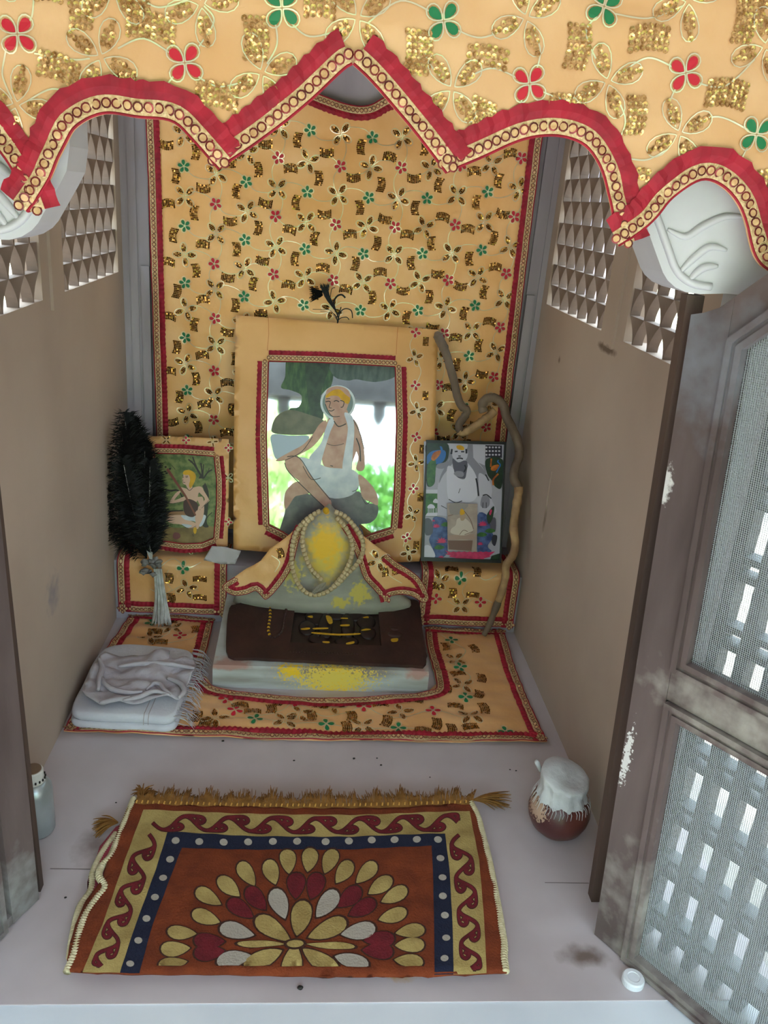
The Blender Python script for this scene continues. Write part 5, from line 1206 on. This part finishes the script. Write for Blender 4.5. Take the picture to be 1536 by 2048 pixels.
Fq = [(k*n+j, k*n+(j+1) % n, (k+1)*n+(j+1) % n, (k+1)*n+j) for k in range(len(prs)-1) for j in range(n)]+[list(range((len(prs)-1)*n, len(prs)*n))]
pcm = M('white_pot_cloth', C(208, 212, 216), .85, col2=C(186, 188, 194), scale=20, bump=.4, bscale=120)
o = mesh('cloth_cover', V, Fq, pcm, pot, smooth=True)
b = B()
for k in range(46):
    q = 2*math.pi*k/46+rgf.uniform(-.05, .05); r = .0515
    b.tube([(.521+r*math.cos(q), 1.255+r*math.sin(q), .09), (.521+(r+.004)*math.cos(q+.05), 1.255+(r+.004)*math.sin(q+.05), .083), (.521+(r+.007)*math.cos(q+.02), 1.255+(r+.007)*math.sin(q+.02), .076-rgf.random()*.008)], [.0007, .0006, .0003], 4)
b.build('frayed_threads', pcm, o, kind='stuff')
b = B().tube([(.482, 1.285, .118), (.474, 1.29, .132), (.470, 1.287, .139)], [.004, .005, .004], 8); b.build('knot', pcm, o, smooth=True)
steel = M('steel_bottle', C(186, 196, 200), .32, .55, col2=C(160, 172, 176), scale=12)
bt = thing('steel_bottle', 'pale steel bottle with a white cap half hidden behind the door post', 'bottle', (-.470, 1.236, 0))
B().lathe([(.028, .001), (.031, .006), (.0315, .09), (.030, .102), (.024, .110), (.020, .114)], (-.470, 1.236, 0), 28).build('body', steel, bt, smooth=True)
capm = M('white_plastic', C(216, 216, 212), .5); capb = M('brown_cap_top', C(126, 104, 84), .7)
B().lathe([(.0205, .114), (.0205, .118), (.0185, .119), (.0185, .136), (.017, .138)], (-.470, 1.236, 0), 24).build('cap', capm, bt, smooth=False)
B().lathe([(.0155, .138), (.0155, .1395), (.001, .1397)], (-.470, 1.236, 0), 24).build('cap_top', capb, bt)
for k in range(18):
    q = 2*math.pi*k/18; B().box((-.470+.0208*math.cos(q)-.0012, 1.236+.0208*math.sin(q)-.0012, .1185), (-.470+.0208*math.cos(q)+.0012, 1.236+.0208*math.sin(q)+.0012, .1225)).build('grip_mark', M('black_mark', C(30, 28, 28), .6), bt)
cpo = thing('bottle_cap', 'small white plastic bottle cap lying on the marble by the mesh door', 'cap', (.556, .915, 0))
B().lathe([(.0165, .0005), (.0175, .002), (.0175, .011), (.016, .0135), (.010, .0138), (.009, .0128), (.001, .0128)], (.556, .915, 0), 28, fr=lambda q, k: 1+(.012*math.cos(q*28) if k in (1, 2) else 0)).build('shell', M('cap_white', C(226, 232, 240), .45), cpo, smooth=False)
crumb = M('dark_seed', C(34, 32, 32), .7)
def lump(px_, py_, r, nm, lab, grp=None, m=crumb, cat='seed'):
    c = onZ(px_, py_, 0); b = B().ell((c.x, c.y, r*.5), (r, r*.75, r*.55), 9, 6)
    b.V = [v+Vector((1, 1, .4))*(r*.25*nz(v.x*300, v.y*300, v.z*300)) for v in b.V]; zmin = min(v.z for v in b.V); b.V = [v-Vector((0, 0, zmin)) for v in b.V]
    tag(b.build(nm, m, smooth=True), lab, cat, grp)
lump(600, 1978, .0048, 'dark_seed', 'dark dry seed on the marble in front of the rug')
for x, y, r in ((708, 1518, .003), (762, 1531, .0025), (754, 1517, .002), (588, 1522, .0025), (1020, 1540, .002), (1032, 1542, .002), (232, 1606, .002), (131, 1796, .0022), (446, 1483, .003), (860, 1555, .0018)):
    lump(x, y, r, 'dirt_crumb', 'tiny dark crumb of dirt scattered on the marble floor', 'crumbs on the floor', cat='crumb')

# ------------------------------------------------------------------ garden seen only in the mirror
lf = [M('leaf_a', C(150, 186, 100), .6), M('leaf_b', C(110, 156, 76), .6), M('leaf_c', C(186, 206, 140), .6)]
rb = random.Random(21)
def bush_mesh(nl, rx, rz, m):
    b = B()
    for k in range(nl):
        a, t = rb.uniform(0, 6.283), rb.random()**.5; z = rb.uniform(0, 1); rr = rx*t*(1-.55*z*z); c = Vector((rr*math.cos(a), rr*math.sin(a)*.8, z*rz))
        d = Vector((rb.uniform(-1, 1), rb.uniform(-1, 1), rb.uniform(-.3, 1))).normalized(); s = d.orthogonal().normalized(); L_ = rb.uniform(.06, .13); wv = s*L_*.25
        b.add([c, c+d*L_*.5+wv, c+d*L_, c+d*L_*.5-wv], [(0, 1, 2, 3)])
    for k in range(5): a = k*1.25; b.tube([(0, 0, 0), (rx*.3*math.cos(a), rx*.3*math.sin(a), rz*.7)], [.02, .005], 5)
    return b
bms = []
for k in range(3):
    o = bush_mesh(2600, .8, 1.0, lf[k]).build('leaves', lf[k]); bms.append(o.data); bpy.data.objects.remove(o)
kinds = ('dark green tall bush', 'mid green tall bush', 'pale green tall bush')
for k in range(9):
    x = -4.2+(k % 5)*2.05+(0 if k < 5 else 1.0); y = -5.0-(k//5)*2.4
    o = thing('garden_bush', kinds[(2, 0, 1)[k % 3]] + ' reflected in the mirrored portrait', 'bush', (x, y, -.58), 'bushes reflected in the mirror')
    q = bpy.data.objects.new('foliage', bms[k % 3]); COL.objects.link(q); q.parent = o; q.scale = (1.2, 1.2, rb.uniform(2.5, 3.6)); q.rotation_euler = (0, 0, rb.uniform(-.3, .3))
